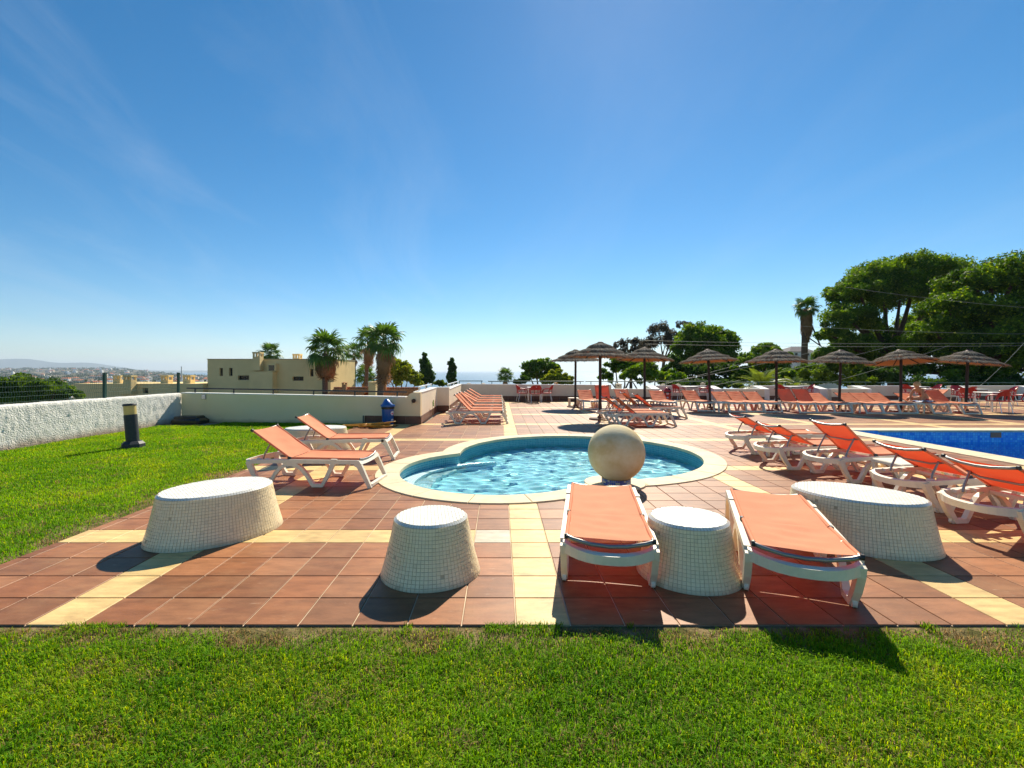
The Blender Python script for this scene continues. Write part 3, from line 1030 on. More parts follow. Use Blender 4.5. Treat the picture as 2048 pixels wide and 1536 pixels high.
# ------------------------------------------------------------------ large pool
bpool = thing('swimming_pool', 'deep blue swimming pool with straight cream coping on the right', 'pool', (0, 0, 0))
rect = [(BX0, BY0), (BX1, BY0), (BX1, BY1), (BX0, BY1)]
wall_strip('pool_wall', rect, -1.5, -0.004, M['big_wall'], bpool)
flat_poly('pool_floor', rect, -1.5, M['big_floor'], bpool)
flat_poly('water', rect, -0.30, M['big_water'], bpool)
mb = MB(); mb.box(12.60, 12.87, BY1 - 0.012, BY1 + 0.002, -0.175, -0.045)
mb.build('skimmer', mat('skimmer_plate', (0.55, 0.2, 0.1), 0.7, 0.2), bpool)
def slab(x0, x1, y0, y1):
    mb = MB(); cx, cy = (x0 + x1) / 2, (y0 + y1) / 2
    mb.bbox(x0 - cx, x1 - cx, y0 - cy, y1 - cy, -0.035, 0.016, 0.005)
    mb.build('coping_stone', M['coping'], bpool, (cx, cy, 0))
nn = 9
for i in range(nn):
    a, b = BY0 + (BY1 - BY0) * i / nn, BY0 + (BY1 - BY0) * (i + 1) / nn
    slab(BX0 - BCW, BX0 + 0.03, a + 0.003, b - 0.003)
nn = 11
x0, x1 = BX0 - BCW, BX1
for i in range(nn):
    slab(x0 + (x1 - x0) * i / nn + 0.003, x0 + (x1 - x0) * (i + 1) / nn - 0.003, BY1 - 0.03 if i else BY1 + 0.003, BY1 + BCW)

# ------------------------------------------------------------------ walls of the terrace
def skirting(parent, p, q, out, h=0.25, step=0.33):
    """row of brown skirting tiles along p-q on the side 'out' of the wall"""
    d = Vector((q[0] - p[0], q[1] - p[1], 0)); L = d.length; d.normalize()
    n = max(1, round(L / step)); w = L / n
    mb = MB(); mb.bbox(-w / 2 + 0.002, w / 2 - 0.002, -0.006, 0.006, 0, h, 0.002)
    me = mb.mesh('skirting_tile', M['skirt'])
    ang = math.atan2(d.y, d.x)
    for i in range(n):
        c = Vector((p[0], p[1], 0)) + d * (w * (i + 0.5)) + Vector((out[0], out[1], 0)) * 0.0065
        link('skirting_tile', me, parent, c, (0, 0, ang))

def wall_seg(name, label, p, q, za, zb, thick, m, back, skirt=None, z0=-0.3, cap=0.03, cat='wall', zd=None):
    """wall from p to q; 'back' is the unit direction in which it is thick; top from za to zb"""
    t = thing(name, label, cat)
    bx, by = back[0] * thick, back[1] * thick
    z00 = z0 if zd is None else zd
    vs = [(p[0], p[1], z0), (q[0], q[1], z0), (q[0] + bx, q[1] + by, z00), (p[0] + bx, p[1] + by, z00),
          (p[0], p[1], za), (q[0], q[1], zb), (q[0] + bx, q[1] + by, zb), (p[0] + bx, p[1] + by, za)]
    fs = [(0, 1, 5, 4), (1, 2, 6, 5), (2, 3, 7, 6), (3, 0, 4, 7), (4, 5, 6, 7)]
    mb = MB(); mb.add(vs, fs)
    o = mb.build('wall_body', m, t)
    if cap:
        e = 0.012
        d = Vector((q[0] - p[0], q[1] - p[1])).normalized()
        fx, fy = -back[0] * e, -back[1] * e
        gx, gy = back[0] * (thick + e), back[1] * (thick + e)
        vs = []
        for zz in (0.001, cap):
            vs += [(p[0] + fx, p[1] + fy, za + zz), (q[0] + fx, q[1] + fy, zb + zz), (q[0] + gx, q[1] + gy, zb + zz), (p[0] + gx, p[1] + gy, za + zz)]
        mb = MB(); mb.add(vs, [(3, 2, 1, 0), (4, 5, 6, 7), (0, 1, 5, 4), (1, 2, 6, 5), (2, 3, 7, 6), (3, 0, 4, 7)])
        mb.build('coping', M['plaster_cap'], t)
    if skirt: skirting(t, *skirt)
    return t

# left rough wall, a gridded face with uneven plaster
t = thing('rough_wall', 'low wall of rough white stucco along the left lawn', 'wall')
ny, nz = 260, 18
ys = np.linspace(3.0, 14.05, ny)
V = []
for j in range(nz + 1):
    for yv in ys:
        zt = 0.83
        z = -0.3 + (zt + 0.3) * j / nz
        V.append((-9.82 - 0.012 * (j / nz) + nrg.normal(0, 0.006), yv, z))
for yv in ys: V.append((-9.86 - 0.0 + nrg.normal(0, 0.004), yv, 0.855 + nrg.normal(0, 0.004)))
for yv in ys: V.append((-10.10, yv, 0.855 + nrg.normal(0, 0.004)))
for yv in ys: V.append((-10.12, yv, -3.0))
Q = []
for j in range(nz + 3):
    for i in range(ny - 1):
        Q.append((j * ny + i, j * ny + i + 1, (j + 1) * ny + i + 1, (j + 1) * ny + i))
link('wall_body', np_mesh('wall_body', V, Q, None, M['plaster_rough'], smooth=True), t)

W1L, W1R = (-9.80, 14.0), (-2.72, 13.14)
wall1 = wall_seg('garden_wall', 'smooth cream wall across the back of the left lawn', W1L, W1R, 0.845, 0.765, 0.22, M['cream_shade_plaster'], (0.12, 0.99), None, z0=-0.3, zd=-4)
# raised right end with curved shoulder
mb = MB()
sh = [(-2.72, -0.3), (-2.29, -0.3), (-2.29, 0.915), (-2.50, 0.915), (-2.56, 0.90), (-2.62, 0.86), (-2.66, 0.81), (-2.72, 0.766)]
n = len(sh)
vs = [(x, 13.10 + (-2.29 - x) * 0.09, z) for x, z in sh] + [(x, 13.34, z) for x, z in sh]
fs = [tuple(range(n)), tuple(range(2 * n - 1, n - 1, -1))] + [((i + 1) % n, i, n + i, n + (i + 1) % n) for i in range(n)]
mb.add(vs, fs)
mb.build('raised_end', M['cream_shade_plaster'], wall1)
skirting(wall1, (-3.95, 13.285), (-2.72, 13.137), (-0.12, -0.99), 0.235)
skirting(wall1, (-2.72, 13.137), (-2.283, 13.097), (-0.09, -0.99), 0.235)

wall2 = wall_seg('return_wall', 'white wall running back from the blue bin corner', (-2.29, 13.34), (-2.36, 16.95), 0.90, 0.90, 0.24, M['plaster'], (-1, 0), ((-2.284, 13.12), (-2.354, 16.94), (1, 0), 0.235), zd=-4)
wall3 = wall_seg('jog_wall', 'short white wall jog behind the stacked row of loungers', (-2.36, 16.97), (-1.90, 16.97), 0.90, 0.90, 0.22, M['plaster'], (0, 1), ((-2.35, 16.965), (-1.89, 16.965), (0, -1), 0.25), zd=-4)
wall4 = wall_seg('side_wall', 'white side wall behind the heads of the left lounger row', (-1.90, 17.2), (-1.98, 23.4), 0.84, 0.84, 0.22, M['plaster'], (-1, 0), ((-1.894, 17.2), (-1.974, 23.4), (1, 0), 0.25), zd=-4)
WY = 23.4
wall5 = wall_seg('end_wall', 'long white end wall behind the red table set', (-2.2, WY), (5.72, WY), 0.84, 0.79, 0.24, M['plaster'], (0, 1), ((-1.9, WY - 0.002), (5.7, WY - 0.002), (0, -1), 0.25), zd=-4)
lows = [(5.72, 7.9), (11.55, 13.6), (17.05, 18.9), (22.55, 24.3)]
bays = [(7.9, 11.55), (13.6, 17.05), (18.9, 22.55), (24.3, 28.3)]
lowlab = ['low white wall section between the end wall and the red bin bay', 'low white wall section right of the red bin bay',
          'low white wall section left of the sunbather', 'low white wall section right of the sunbather']
baylab = ['white wall bay holding the red bin and a red table set', 'white wall bay behind two upright red loungers',
          'white wall bay behind the seated sunbather', 'white wall bay behind the crowd of red chairs']
for (a, b), lab in zip(lows, lowlab):
    wall_seg('parapet', lab, (a, WY), (b, WY), 0.585, 0.585, 0.26, M['plaster'], (0, 1), ((a, WY - 0.002), (b, WY - 0.002), (0, -1), 0.2), zd=-4, cat='wall')
for (a, b), lab in zip(bays, baylab):
    t = wall_seg('bay_wall', lab, (a, WY + 1.1), (b, WY + 1.1), 0.71, 0.71, 0.26, M['plaster'], (0, 1), ((a + 0.25, WY + 1.098), (b - 0.25, WY + 1.098), (0, -1), 0.2), zd=-4)
    for sx, w in ((a, 0.42), (b - 0.42, 0.42)):
        mb = MB()
        y0, y1 = WY + 0.262, WY + 1.098
        x0, x1 = sx, sx + w
        vs = [(x0, y0, -3), (x1, y0, -3), (x1, y1, -3), (x0, y1, -3), (x0, y0, 0.60), (x1, y0, 0.60), (x1, y1, 0.742), (x0, y1, 0.742)]
        mb.add(vs, [(0, 1, 5, 4), (1, 2, 6, 5), (2, 3, 7, 6), (3, 0, 4, 7), (4, 5, 6, 7)])
        mb.build('side_cheek', M['plaster_cap'], t)
    mb = MB(); mb.add([(a, WY, -0.002), (b, WY, -0.002), (b, WY + 1.1, -0.002), (a, WY + 1.1, -0.002)], [(0, 1, 2, 3)])
    mb.build('bay_floor', M['grout'], t)

mb = MB(); mb.box(19.65 - 0.13, 19.65 + 0.13, WY + 1.085, WY + 1.097, 0.33, 0.43)
tag(mb.build('wall_vent', M['frame']), 'small grey vent in the wall bay left of the sunbather', 'vent')

# ------------------------------------------------------------------ railings
def railing(name, label, p, q, z_top, z_base, m, n_post, r=0.022, group=None, zb=None, cat='railing'):
    t = thing(name, label, cat, group=group)
    mb = MB(); zt2 = z_top if zb is None else z_top + (zb - z_base)
    mb.tube([(p[0], p[1], z_top), (q[0], q[1], zt2)], r, 8)
    mb.build('handrail', m, t)
    z2 = z_base if zb is None else zb
    for i in range(n_post):
        f = (i + 0.5) / n_post if n_post > 2 else i / max(1, n_post - 1)
        f = 0.04 + 0.92 * (i / max(1, n_post - 1))
        x, y = p[0] + (q[0] - p[0]) * f, p[1] + (q[1] - p[1]) * f
        za, zt = z_base + (z2 - z_base) * f, z_top + (zt2 - z_top) * f
        mb = MB(); mb.box(-0.016, 0.016, -0.016, 0.016, za - zt + 0.02, -0.012)
        mb.build('post', m, t, (x, y, zt))
    return t
railing('railing', 'black handrail on posts along the cream garden wall', (-9.70, 14.1), (-2.72, 13.25), 1.0, 0.845, M['black'], 6, 0.022, zb=0.765)
railing('railing', 'short steel handrail on the white return wall', (-2.42, 13.5), (-2.50, 16.6), 1.06, 0.925, M['steel'], 3, 0.02)
railing('railing', 'short steel handrail on the white side wall', (-2.02, 17.5), (-2.10, 23.2), 1.02, 0.865, M['steel'], 3, 0.02)
gr = 'dark handrails along the far terrace wall'
railing('railing', 'dark handrail of the end wall, the short piece at its left corner', (-2.15, 23.55), (-0.9, 23.55), 1.02, 0.86, M['green_metal'], 2, group=gr)
railing('railing', 'dark handrail of the end wall behind the red table set', (-0.62, 23.55), (4.35, 23.54), 1.0, 0.84, M['green_metal'], 4, group=gr)
railing('railing', 'dark handrail running from the two left parasols to past the red bin', (4.65, 24.75), (12.0, 24.75), 0.97, 0.70, M['green_metal'], 6, group=gr)
railing('railing', 'dark handrail behind the upright red loungers of the far row', (12.3, 24.75), (20.2, 24.75), 0.93, 0.70, M['green_metal'], 6, group=gr)
railing('railing', 'dark handrail behind the sunbather and the crowded red chairs', (20.5, 24.75), (28.3, 24.75), 0.90, 0.70, M['green_metal'], 6, group=gr)

# mesh fence on the rough wall
fence = thing('mesh_fence', 'green welded mesh fence on top of the rough white wall', 'fence')
FX = -10.0
posts_y = [6.35, 8.93, 11.51, 14.15]
for py_ in posts_y:
    mb = MB(); mb.box(-0.03, 0.03, -0.03, 0.03, 0, 0.62); mb.box(-0.034, 0.034, -0.034, 0.034, 0.62, 0.635)
    mb.build('post', M['green_metal'], fence, (FX, py_, 0.852))
for a, b in zip(posts_y[:-1], posts_y[1:]):
    mb = MB()
    nv = int((b - a - 0.08) / 0.052)
    for i in range(nv + 1):
        y = a + 0.04 + (b - a - 0.08) * i / nv
        mb.tube([(FX - 0.035, y, 0.87), (FX - 0.035, y, 1.0), (FX - 0.01, y, 1.05), (FX - 0.035, y, 1.1), (FX - 0.035, y, 1.32), (FX - 0.01, y, 1.37), (FX - 0.035, y, 1.42), (FX - 0.035, y, 1.455)], 0.0026, 3, caps=False)
    for z in (0.89, 1.0, 1.1, 1.21, 1.32, 1.42):
        mb.tube([(FX - 0.038, a + 0.03, z), (FX - 0.038, b - 0.03, z)], 0.003, 4, caps=False)
    mb.build('wire_panel', M['wire'], fence)['kind'] = 'stuff'

# ------------------------------------------------------------------ mosaic tables
def mosaic_table(label, c, ab, at, rot, h, group=None, name='mosaic_table', seed=0):
    r = random.Random(seed)
    t = thing(name, label, 'table', (c[0], c[1], 0), R(rot), group)
    (a0, b0), (a1, b1) = ab, at
    zs = h - 0.018
    def pt(th, z, o=0.0):
        f = z / zs
        f = f + 0.06 * math.sin(math.pi * f)
        a, b = a0 + (a1 - a0) * f + o, b0 + (b1 - b0) * f + o
        return Vector((a * math.cos(th), b * math.sin(th), z))
    # core in grout colour
    mb = MB(); n = 72; rows = 10
    vs, fs = [], []
    for j in range(rows + 1):
        for i in range(n): vs.append(pt(2 * math.pi * i / n, zs * j / rows))
    for i in range(n):
        th = 2 * math.pi * i / n
        vs.append(((a1 - 0.012) * math.cos(th), (b1 - 0.012) * math.sin(th), h - 0.003))
    for j in range(rows + 1):
        for i in range(n):
            k = (i + 1) % n
            fs.append((j * n + i, j * n + k, (j + 1) * n + k, (j + 1) * n + i))
    fs.append(tuple(range((rows + 1) * n, (rows + 2) * n)))
    mb.add(vs, fs, smooth=False)
    mb.build('core', M['mosaic_grout'], t)
    # side tiles
    mb = MB(); cs = []
    S = 0.0265
    # equal-arc angles from a fine table
    fine = [2 * math.pi * i / 720 for i in range(721)]
    am, bm_ = (a0 + a1) / 2, (b0 + b1) / 2
    cum = [0.0]
    for i in range(720):
        cum.append(cum[-1] + math.hypot(am * (math.cos(fine[i + 1]) - math.cos(fine[i])), bm_ * (math.sin(fine[i + 1]) - math.sin(fine[i]))))
    N = round(cum[-1] / S)
    ths = np.interp([cum[-1] * i / N for i in range(N + 1)], cum, fine)
    slant = math.hypot(a0 - a1, zs)
    Rn = round(slant / S)
    for j in range(Rn):
        z0, z1 = zs * j / Rn, zs * (j + 1) / Rn
        wob = [0.0018 * math.sin(i * 0.21 + j * 0.25 + seed) for i in range(N)]
        for i in range(N):
            th0, th1 = ths[i], ths[i + 1]
            dth = th1 - th0
            g = 0.04 + r.random() * 0.03
            if r.random() < 0.004: continue
            za, zb = z0 + (z1 - z0) * 0.05 + wob[i], z1 - (z1 - z0) * 0.05 + wob[i]
            za = max(za, 0.001); zb = min(zb, zs)
            ta, tb = th0 + dth * g, th1 - dth * g
            o = 0.003 + r.random() * 0.0016
            inn = [pt(ta, za), pt(tb, za), pt(tb, zb), pt(ta, zb)]
            tilt = r.uniform(-0.0008, 0.0008)
            ou = [pt(ta, za, o + tilt), pt(tb, za, o), pt(tb, zb, o - tilt), pt(ta, zb, o)]
            mb.add(inn + ou, [(4, 5, 6, 7), (0, 1, 5, 4), (1, 2, 6, 5), (2, 3, 7, 6), (3, 0, 4, 7)])
            v = r.uniform(0.95, 1.03)
            cc = (0.85 * v, 0.72 * v, 0.46 * v) if r.random() > 0.03 else (0.76 * v, 0.65 * v, 0.42 * v)  # sides creamier than the top: the warm shade is put into their colour
            cs += [cc] * 8
    # top tiles
    nx, ny = int(2 * a1 / S) + 1, int(2 * b1 / S) + 1
    for ix in range(-nx, nx):
        for iy in range(-ny, ny):
            x, y = (ix + 0.5) * S, (iy + 0.5) * S
            if (x / (a1 - 0.009)) ** 2 + (y / (b1 - 0.009)) ** 2 > 1: continue
            k = S * 0.45
            z = h + r.uniform(-0.0004, 0.0008)
            cn_ = []
            for qx, qy in ((x - k, y - k), (x + k, y - k), (x + k, y + k), (x - k, y + k)):
                ee = math.hypot(qx / (a1 - 0.015), qy / (b1 - 0.015))
                cn_.append((qx / max(ee, 1), qy / max(ee, 1)))
            mb.add([(q_[0], q_[1], h - 0.004) for q_ in cn_] + [(q_[0], q_[1], z) for q_ in cn_],
                   [(4, 5, 6, 7), (0, 1, 5, 4), (1, 2, 6, 5), (2, 3, 7, 6), (3, 0, 4, 7)])
            v = r.uniform(0.92, 1.06)
            cs += [(0.86 * v, 0.82 * v, 0.72 * v)] * 8  # same tiles painted whiter here, the sunlit look of the top in their colour
    # rim tiles
    for i in range(N):
        ta, tb = ths[i] + (ths[i + 1] - ths[i]) * 0.06, ths[i + 1] - (ths[i + 1] - ths[i]) * 0.06
        q = []
        for th in (ta, tb):
            q.append((Vector(((a1 + 0.004) * math.cos(th), (b1 + 0.004) * math.sin(th), zs + 0.002)), Vector(((a1 - 0.013) * math.cos(th), (b1 - 0.013) * math.sin(th), h + 0.0005))))
        mb.add([q[0][0], q[1][0], q[1][1], q[0][1]], [(0, 1, 2, 3)])
        cs += [(0.74, 0.71, 0.63)] * 4
    me = mb.mesh('mosaic_tiles', M['mosaic'])
    colour_mesh(me, np.array(cs, dtype=np.float32))
    link('mosaic_tiles', me, t)['kind'] = 'stuff'
    return t

mg = 'white mosaic tables on the terrace'
mosaic_table('oval white mosaic table at the left, beside the lawn corner', (-2.70, 4.35), (0.575, 0.455), (0.475, 0.375), 44, 0.43, mg, seed=1)
mosaic_table('small round white mosaic table standing alone on the front paving', (-0.53, 3.50), (0.375, 0.36), (0.275, 0.265), 10, 0.43, mg, seed=2)
mosaic_table('round white mosaic table wedged between the two flat front loungers', (1.43, 3.46), (0.375, 0.36), (0.285, 0.27), 0, 0.43, mg, seed=3)
mosaic_table('oval white mosaic table at the right, beside the raised lounger row', (3.26, 4.16), (0.585, 0.45), (0.50, 0.37), 146, 0.43, mg, seed=4)
mosaic_table('oval white mosaic table half hidden behind the left loungers', (-3.62, 8.95), (0.68, 0.45), (0.565, 0.36), 15, 0.43, mg, seed=5)

# ------------------------------------------------------------------ sun loungers
LM = {}
def _make_lounger_meshes():
    W = 0.335
    mb = MB()
    for s in (-1, 1):
        y0, y1 = (s * W, s * (W - 0.05)) if s < 0 else (W - 0.05, W)
        mb.ribbon([(0.10, 0.322), (0.5, 0.334), (1.0, 0.338), (1.58, 0.338)], 0.052, y0, y1)
        mb.box(1.22, 1.30, min(y0, y1) - 0.004, max(y0, y1) + 0.004, 0.345, 0.375)
        for xx in (0.16, 0.28, 0.40):
            mb.box(xx, xx + 0.05, s * 0.262 - 0.022, s * 0.262 + 0.022, 0.325, 0.358)
    # curved head apron (plan arc)
    pts = []
    for i in range(13):
        a = -1 + 2 * i / 12
        pts.append((0.085 - 0.155 * (1 - abs(a) ** 2.6), a * (W - 0.02)))
    vs, fs = [], []
    for i, (x, y) in enumerate(pts):
        a = -1 + 2 * i / 12
        sag = -0.022 * (1 - a * a)
        for dx, z in ((-0.02, 0.262 + sag * 0.4), (-0.026, 0.338 + sag), (0.02, 0.345 + sag), (0.02, 0.268 + sag * 0.4)):
            vs.append((x + dx, y, z))
    for i in range(12):
        for k in range(4):
            j = (k + 1) % 4
            fs.append((i * 4 + k, i * 4 + 4 + k, i * 4 + 4 + j, i * 4 + j))
    fs += [(0, 1, 2, 3), (51, 50, 49, 48)]
    mb.add(vs, fs)
    # cross beams
    mb.bbox(0.62, 0.67, -W + 0.05, W - 0.05, 0.29, 0.33, 0.006)
    mb.bbox(1.22, 1.27, -W + 0.05, W - 0.05, 0.29, 0.33, 0.006)
    # foot end top beam, sagging
    vs, fs = [], []
    for i in range(11):
        a = -1 + 2 * i / 10
        sag = -0.018 * (1 - a * a)
        for x, z in ((1.54, 0.315 + sag), (1.54, 0.362 + sag), (1.60, 0.362 + sag), (1.635, 0.315 + sag)):
            vs.append((x, a * W, z))
    for i in range(10):
        for k in range(4):
            j = (k + 1) % 4
            fs.append((i * 4 + k, i * 4 + j, i * 4 + 4 + j, i * 4 + 4 + k))
    fs += [(3, 2, 1, 0), (40, 41, 42, 43)]
    mb.add(vs, fs)
    mb.bbox(1.715, 1.765, -W + 0.045, W - 0.045, 0.012, 0.055, 0.006)
    LM['frame'] = mb.mesh('frame', M['plastic'])
    def side(path, t, name):
        for s in (-1, 1):
            y0, y1 = (-W, -W + 0.05) if s < 0 else (W - 0.05, W)
            b = MB(); b.ribbon(path, t, y0 + 0.002, y1 - 0.002)
            LM[name, s] = b.mesh(name.split('@')[0], M['plastic'])
    side([(0.075, 0.325), (0.09, 0.26), (0.15, 0.14), (0.235, 0.024), (0.375, 0.024)], [0.075, 0.07, 0.06, 0.048, 0.046], 'leg@h')
    side([(0.36, 0.026), (0.405, 0.10), (0.45, 0.175), (0.51, 0.24), (0.58, 0.285), (0.66, 0.30), (0.74, 0.285), (0.81, 0.24), (0.87, 0.175), (0.92, 0.10), (0.965, 0.026)], 0.046, 'arch_brace@a')
    side([(0.955, 0.024), (1.095, 0.024), (1.15, 0.12), (1.205, 0.23), (1.245, 0.32)], [0.046, 0.046, 0.046, 0.05, 0.06], 'leg@m')
    side([(1.555, 0.33), (1.60, 0.295), (1.64, 0.22), (1.69, 0.12), (1.735, 0.03), (1.745, 0.002)], [0.09, 0.075, 0.064, 0.056, 0.05, 0.05], 'leg@f')
    b = MB(); b.tube([(0, -0.014, 0), (0, 0.014, 0)], 0.03, 12)
    LM['wheel'] = b.mesh('wheel', M['plastic'])
    # sling: seat
    def sling(x0, x1, z, nx=22, ny=10, sag=0.022, end_bow=0.0):
        vs, fs = [], []
        for i in range(nx + 1):
            f = i / nx
            for j in range(ny + 1):
                g = -1 + 2 * j / ny
                s = sag * (1 - g * g) * (0.55 + 0.45 * math.sin(math.pi * min(max(f, 0.05), 0.95)))
                cr = 0.0035 * math.sin(f * 23 + g * 2.2) * (1 - abs(g)) + 0.0025 * math.sin(f * 9 - g * 5)
                vs.append((x0 + (x1 - x0) * f, g * 0.285, z - s + 0.004 + cr))
        for i in range(nx):
            for j in range(ny):
                fs.append((i * (ny + 1) + j, (i + 1) * (ny + 1) + j, (i + 1) * (ny + 1) + j + 1, i * (ny + 1) + j + 1))
        return vs, fs
    b = MB(); b.add(*sling(0.635, 1.59, 0.375), smooth=True)
    # hem folded over the side tubes
    for s in (-1, 1):
        b.tube([(0.64, s * 0.285, 0.375), (1.585, s * 0.285, 0.375)], 0.0145, 8)
    LM['seat'] = b.mesh('seat', M['sling'])
    b = MB()
    bow = [(1.592, -0.285, 0.375), (1.60, -0.2, 0.358), (1.602, 0, 0.345), (1.60, 0.2, 0.358), (1.592, 0.285, 0.375)]
    b.tube(bow, 0.0125, 8)
    LM['seat_tube'] = b.mesh('seat_tube', M['tube'])
    # backrest: local, hinge at origin, runs to -x
    b = MB(); b.add(*sling(0.0, -0.635, 0.0, sag=0.016), smooth=True)
    for s in (-1, 1):
        b.tube([(-0.01, s * 0.285, 0), (-0.622, s * 0.285, 0)], 0.0145, 8)
    LM['back'] = b.mesh('backrest', M['sling'])
    b = MB()
    b.tube([(-0.61, -0.285, 0), (-0.635, -0.285, -0.003), (-0.643, -0.24, -0.018), (-0.647, -0.12, -0.042), (-0.649, 0, -0.05), (-0.647, 0.12, -0.042), (-0.643, 0.24, -0.018), (-0.635, 0.285, -0.003), (-0.61, 0.285, 0)], 0.015, 9)
    b.tube([(-0.33, -0.28, -0.004), (-0.335, -0.15, -0.045), (-0.335, 0.15, -0.045), (-0.33, 0.28, -0.004)], 0.011, 7)
    LM['back_tube'] = b.mesh('back_tube', M['tube'])
    b = MB()
    for s in (-1, 1):
        b.tube([(-0.64, s * 0.282, 0.0), (-0.64, s * 0.302, 0.0)], 0.02, 8)
    LM['end_cap'] = b.mesh('end_cap', M['darkgrip'])
    b = MB(); b.bbox(-0.024, 0.024, -0.010, 0.014, -0.014, 0.016, 0.004)
    LM['hinge'] = b.mesh('hinge', M['darkgrip'])
_make_lounger_meshes()
_struts = {}
def strut_mesh(th):
    k = round(th)
    if k not in _struts:
        b = MB()
        a = R(k)
        up = (0.63 - 0.36 * math.cos(a), 0.375 + 0.36 * math.sin(a) - 0.012)
        lo = (0.24 - 0.03 * math.sin(a), 0.335)
        mid = ((up[0] * 0.35 + lo[0] * 0.65) - 0.012, up[1] * 0.35 + lo[1] * 0.65)
        b.tube([(up[0], 0, up[1]), (mid[0], 0, mid[1]), (lo[0], 0, lo[1])], 0.0115, 7)
        _struts[k] = b.mesh('support_strut', M['tube'])
    return _struts[k]

n_lounger = 0
def lounger(label, head, ang, theta, group):
    t = thing('sun_lounger', label, 'sun lounger', (head[0], head[1], 0), R(ang), group)
    jit = random.Random(label)
    t.rotation_euler.z += R(jit.uniform(-0.8, 0.8))
    theta = theta + (jit.uniform(-1.5, 1.5) if theta > 12 else 0)
    link('frame', LM['frame'], t)
    for s in (-1, 1):
        for k in ('leg@h', 'leg@m', 'leg@f', 'arch_brace@a'):
            link(k.split('@')[0], LM[k, s], t)
        link('wheel', LM['wheel'], t, (0.205, s * 0.31, 0.031))
        link('hinge', LM['hinge'], t, (0.63, s * 0.292, 0.375), (0, 0, 0 if s > 0 else math.pi))
        if theta > 12:
            link('support_strut', strut_mesh(theta), t, (0, s * 0.235, 0))
    se = link('seat', LM['seat'], t)
    link('seat_tube', LM['seat_tube'], se)
    ba = link('backrest', LM['back'], t, (0.63, 0, 0.375), (0, R(theta), 0))
    link('back_tube', LM['back_tube'], ba)
    link('end_cap', LM['end_cap'], ba)
    return t

g0 = 'orange sun loungers on the front paving'
lounger('flat orange lounger, the one left of the round table between the front pair', (0.74, 3.08), 79, 2.5, g0)
lounger('flat orange lounger, the one right of the round table between the front pair', (1.935, 2.885), 68.5, 2.5, g0)
g1_ = 'orange loungers by the left lawn'
lounger('orange lounger with raised back nearest the oval table on the left', (-3.41, 6.42), -5, 35, g1_)
lounger('orange lounger with raised back, behind the first one beside the left lawn', (-3.60, 8.02), 5, 35, g1_)
g2_ = 'loungers with raised backs in a row towards the large pool'
lounger('raised red-orange lounger cut by the right picture edge', (4.40, 4.24), 10, 29, g2_)
lounger('raised red-orange lounger just behind the right oval mosaic table', (4.50, 5.22), 5, 28, g2_)
lounger('steepest raised red-orange lounger in the middle of the poolside row', (4.53, 6.50), 7, 41, g2_)
lounger('raised red-orange lounger fourth from the right picture edge', (4.27, 7.37), 1, 29, g2_)
lounger('raised red-orange lounger at the far end of the poolside row', (4.44, 8.68), 0, 30, g2_)
g3_ = 'loungers lined up side by side against the left wall'
for yy, th, lab in ((13.56, 46, 'nearest lounger of the tight row at the left wall, steep orange back'),
                    (14.36, 46, 'second lounger of the tight row at the left wall, steep orange back'),
                    (15.6, 44, 'third lounger of the tight row at the left wall, last steep back'),
                    (17.35, 31, 'fourth lounger of the tight row at the left wall, first low back'),
                    (18.35, 31, 'fifth lounger of the tight row at the left wall, low back'),
                    (19.8, 31, 'sixth lounger of the tight row at the left wall, low back'),
                    (21.5, 31, 'farthest lounger of the tight row at the left wall, nearest the end wall')):
    lounger(lab, (-1.52, yy), 0, th, g3_)
g4_ = 'loungers beyond the stone ball'
lounger('orange lounger just behind the stone ball, nearest of its group of four', (3.12, 12.87), 0, 40, g4_)
lounger('orange lounger behind the one nearest the stone ball, dark underside of back showing', (2.98, 13.62), 1, 38, g4_)
lounger('bright red backed lounger in the second pair beyond the stone ball, nearer one', (4.28, 14.95), 0, 41, g4_)
lounger('bright red backed lounger in the second pair beyond the stone ball, farther one', (4.05, 15.65), 0, 41, g4_)
g5_ = 'loungers in the far row facing the pools'
fl = [(3.62, 17.95, 33, 'pale orange lounger beside the pole of the farther left parasol'),
      (4.33, 17.95, 62, 'upright red lounger right behind the nearest parasol pole'),
      (5.25, 18.2, 36, 'pale orange lounger half hidden behind the four beyond the stone ball'),
      (6.45, 17.25, 34, 'orange lounger in front of the red bin'),
      (7.77, 17.16, 34, 'orange lounger in front of the red chairs beside the red bin'),
      (8.85, 16.85, 32, 'far row lounger, first of three low orange backs right of the leaning parasol pole'),
      (9.47, 16.85, 32, 'far row lounger, second of three low orange backs right of the leaning parasol pole'),
      (10.11, 16.8, 32, 'far row lounger, third of three low orange backs right of the leaning parasol pole'),
      (11.17, 16.45, 46, 'far row lounger with upright red back, left one of the pair'),
      (11.83, 16.45, 46, 'far row lounger with upright red back, right one of the pair'),
      (12.43, 16.45, 27, 'far row lounger with the lowest back, right of the upright red pair'),
      (13.45, 16.25, 29, 'far row lounger, first of three backs left of the sunbather'),
      (14.03, 16.25, 29, 'far row lounger, second of three backs left of the sunbather'),
      (14.64, 16.25, 29, 'far row lounger, third of three backs left of the sunbather'),
      (15.80, 16.25, 27, 'far row lounger on which the sunbather sits'),
      (16.75, 16.1, 42, 'rightmost lounger of the far row, right of the sunbather')]
for x, fy, th, lab in fl:
    lounger(lab, (x, fy + 1.75), -90, th, g5_)
lounger('lounger with bright red back leaning right, behind the rightmost far lounger', (18.35, 18.75), 180, 40, g5_)

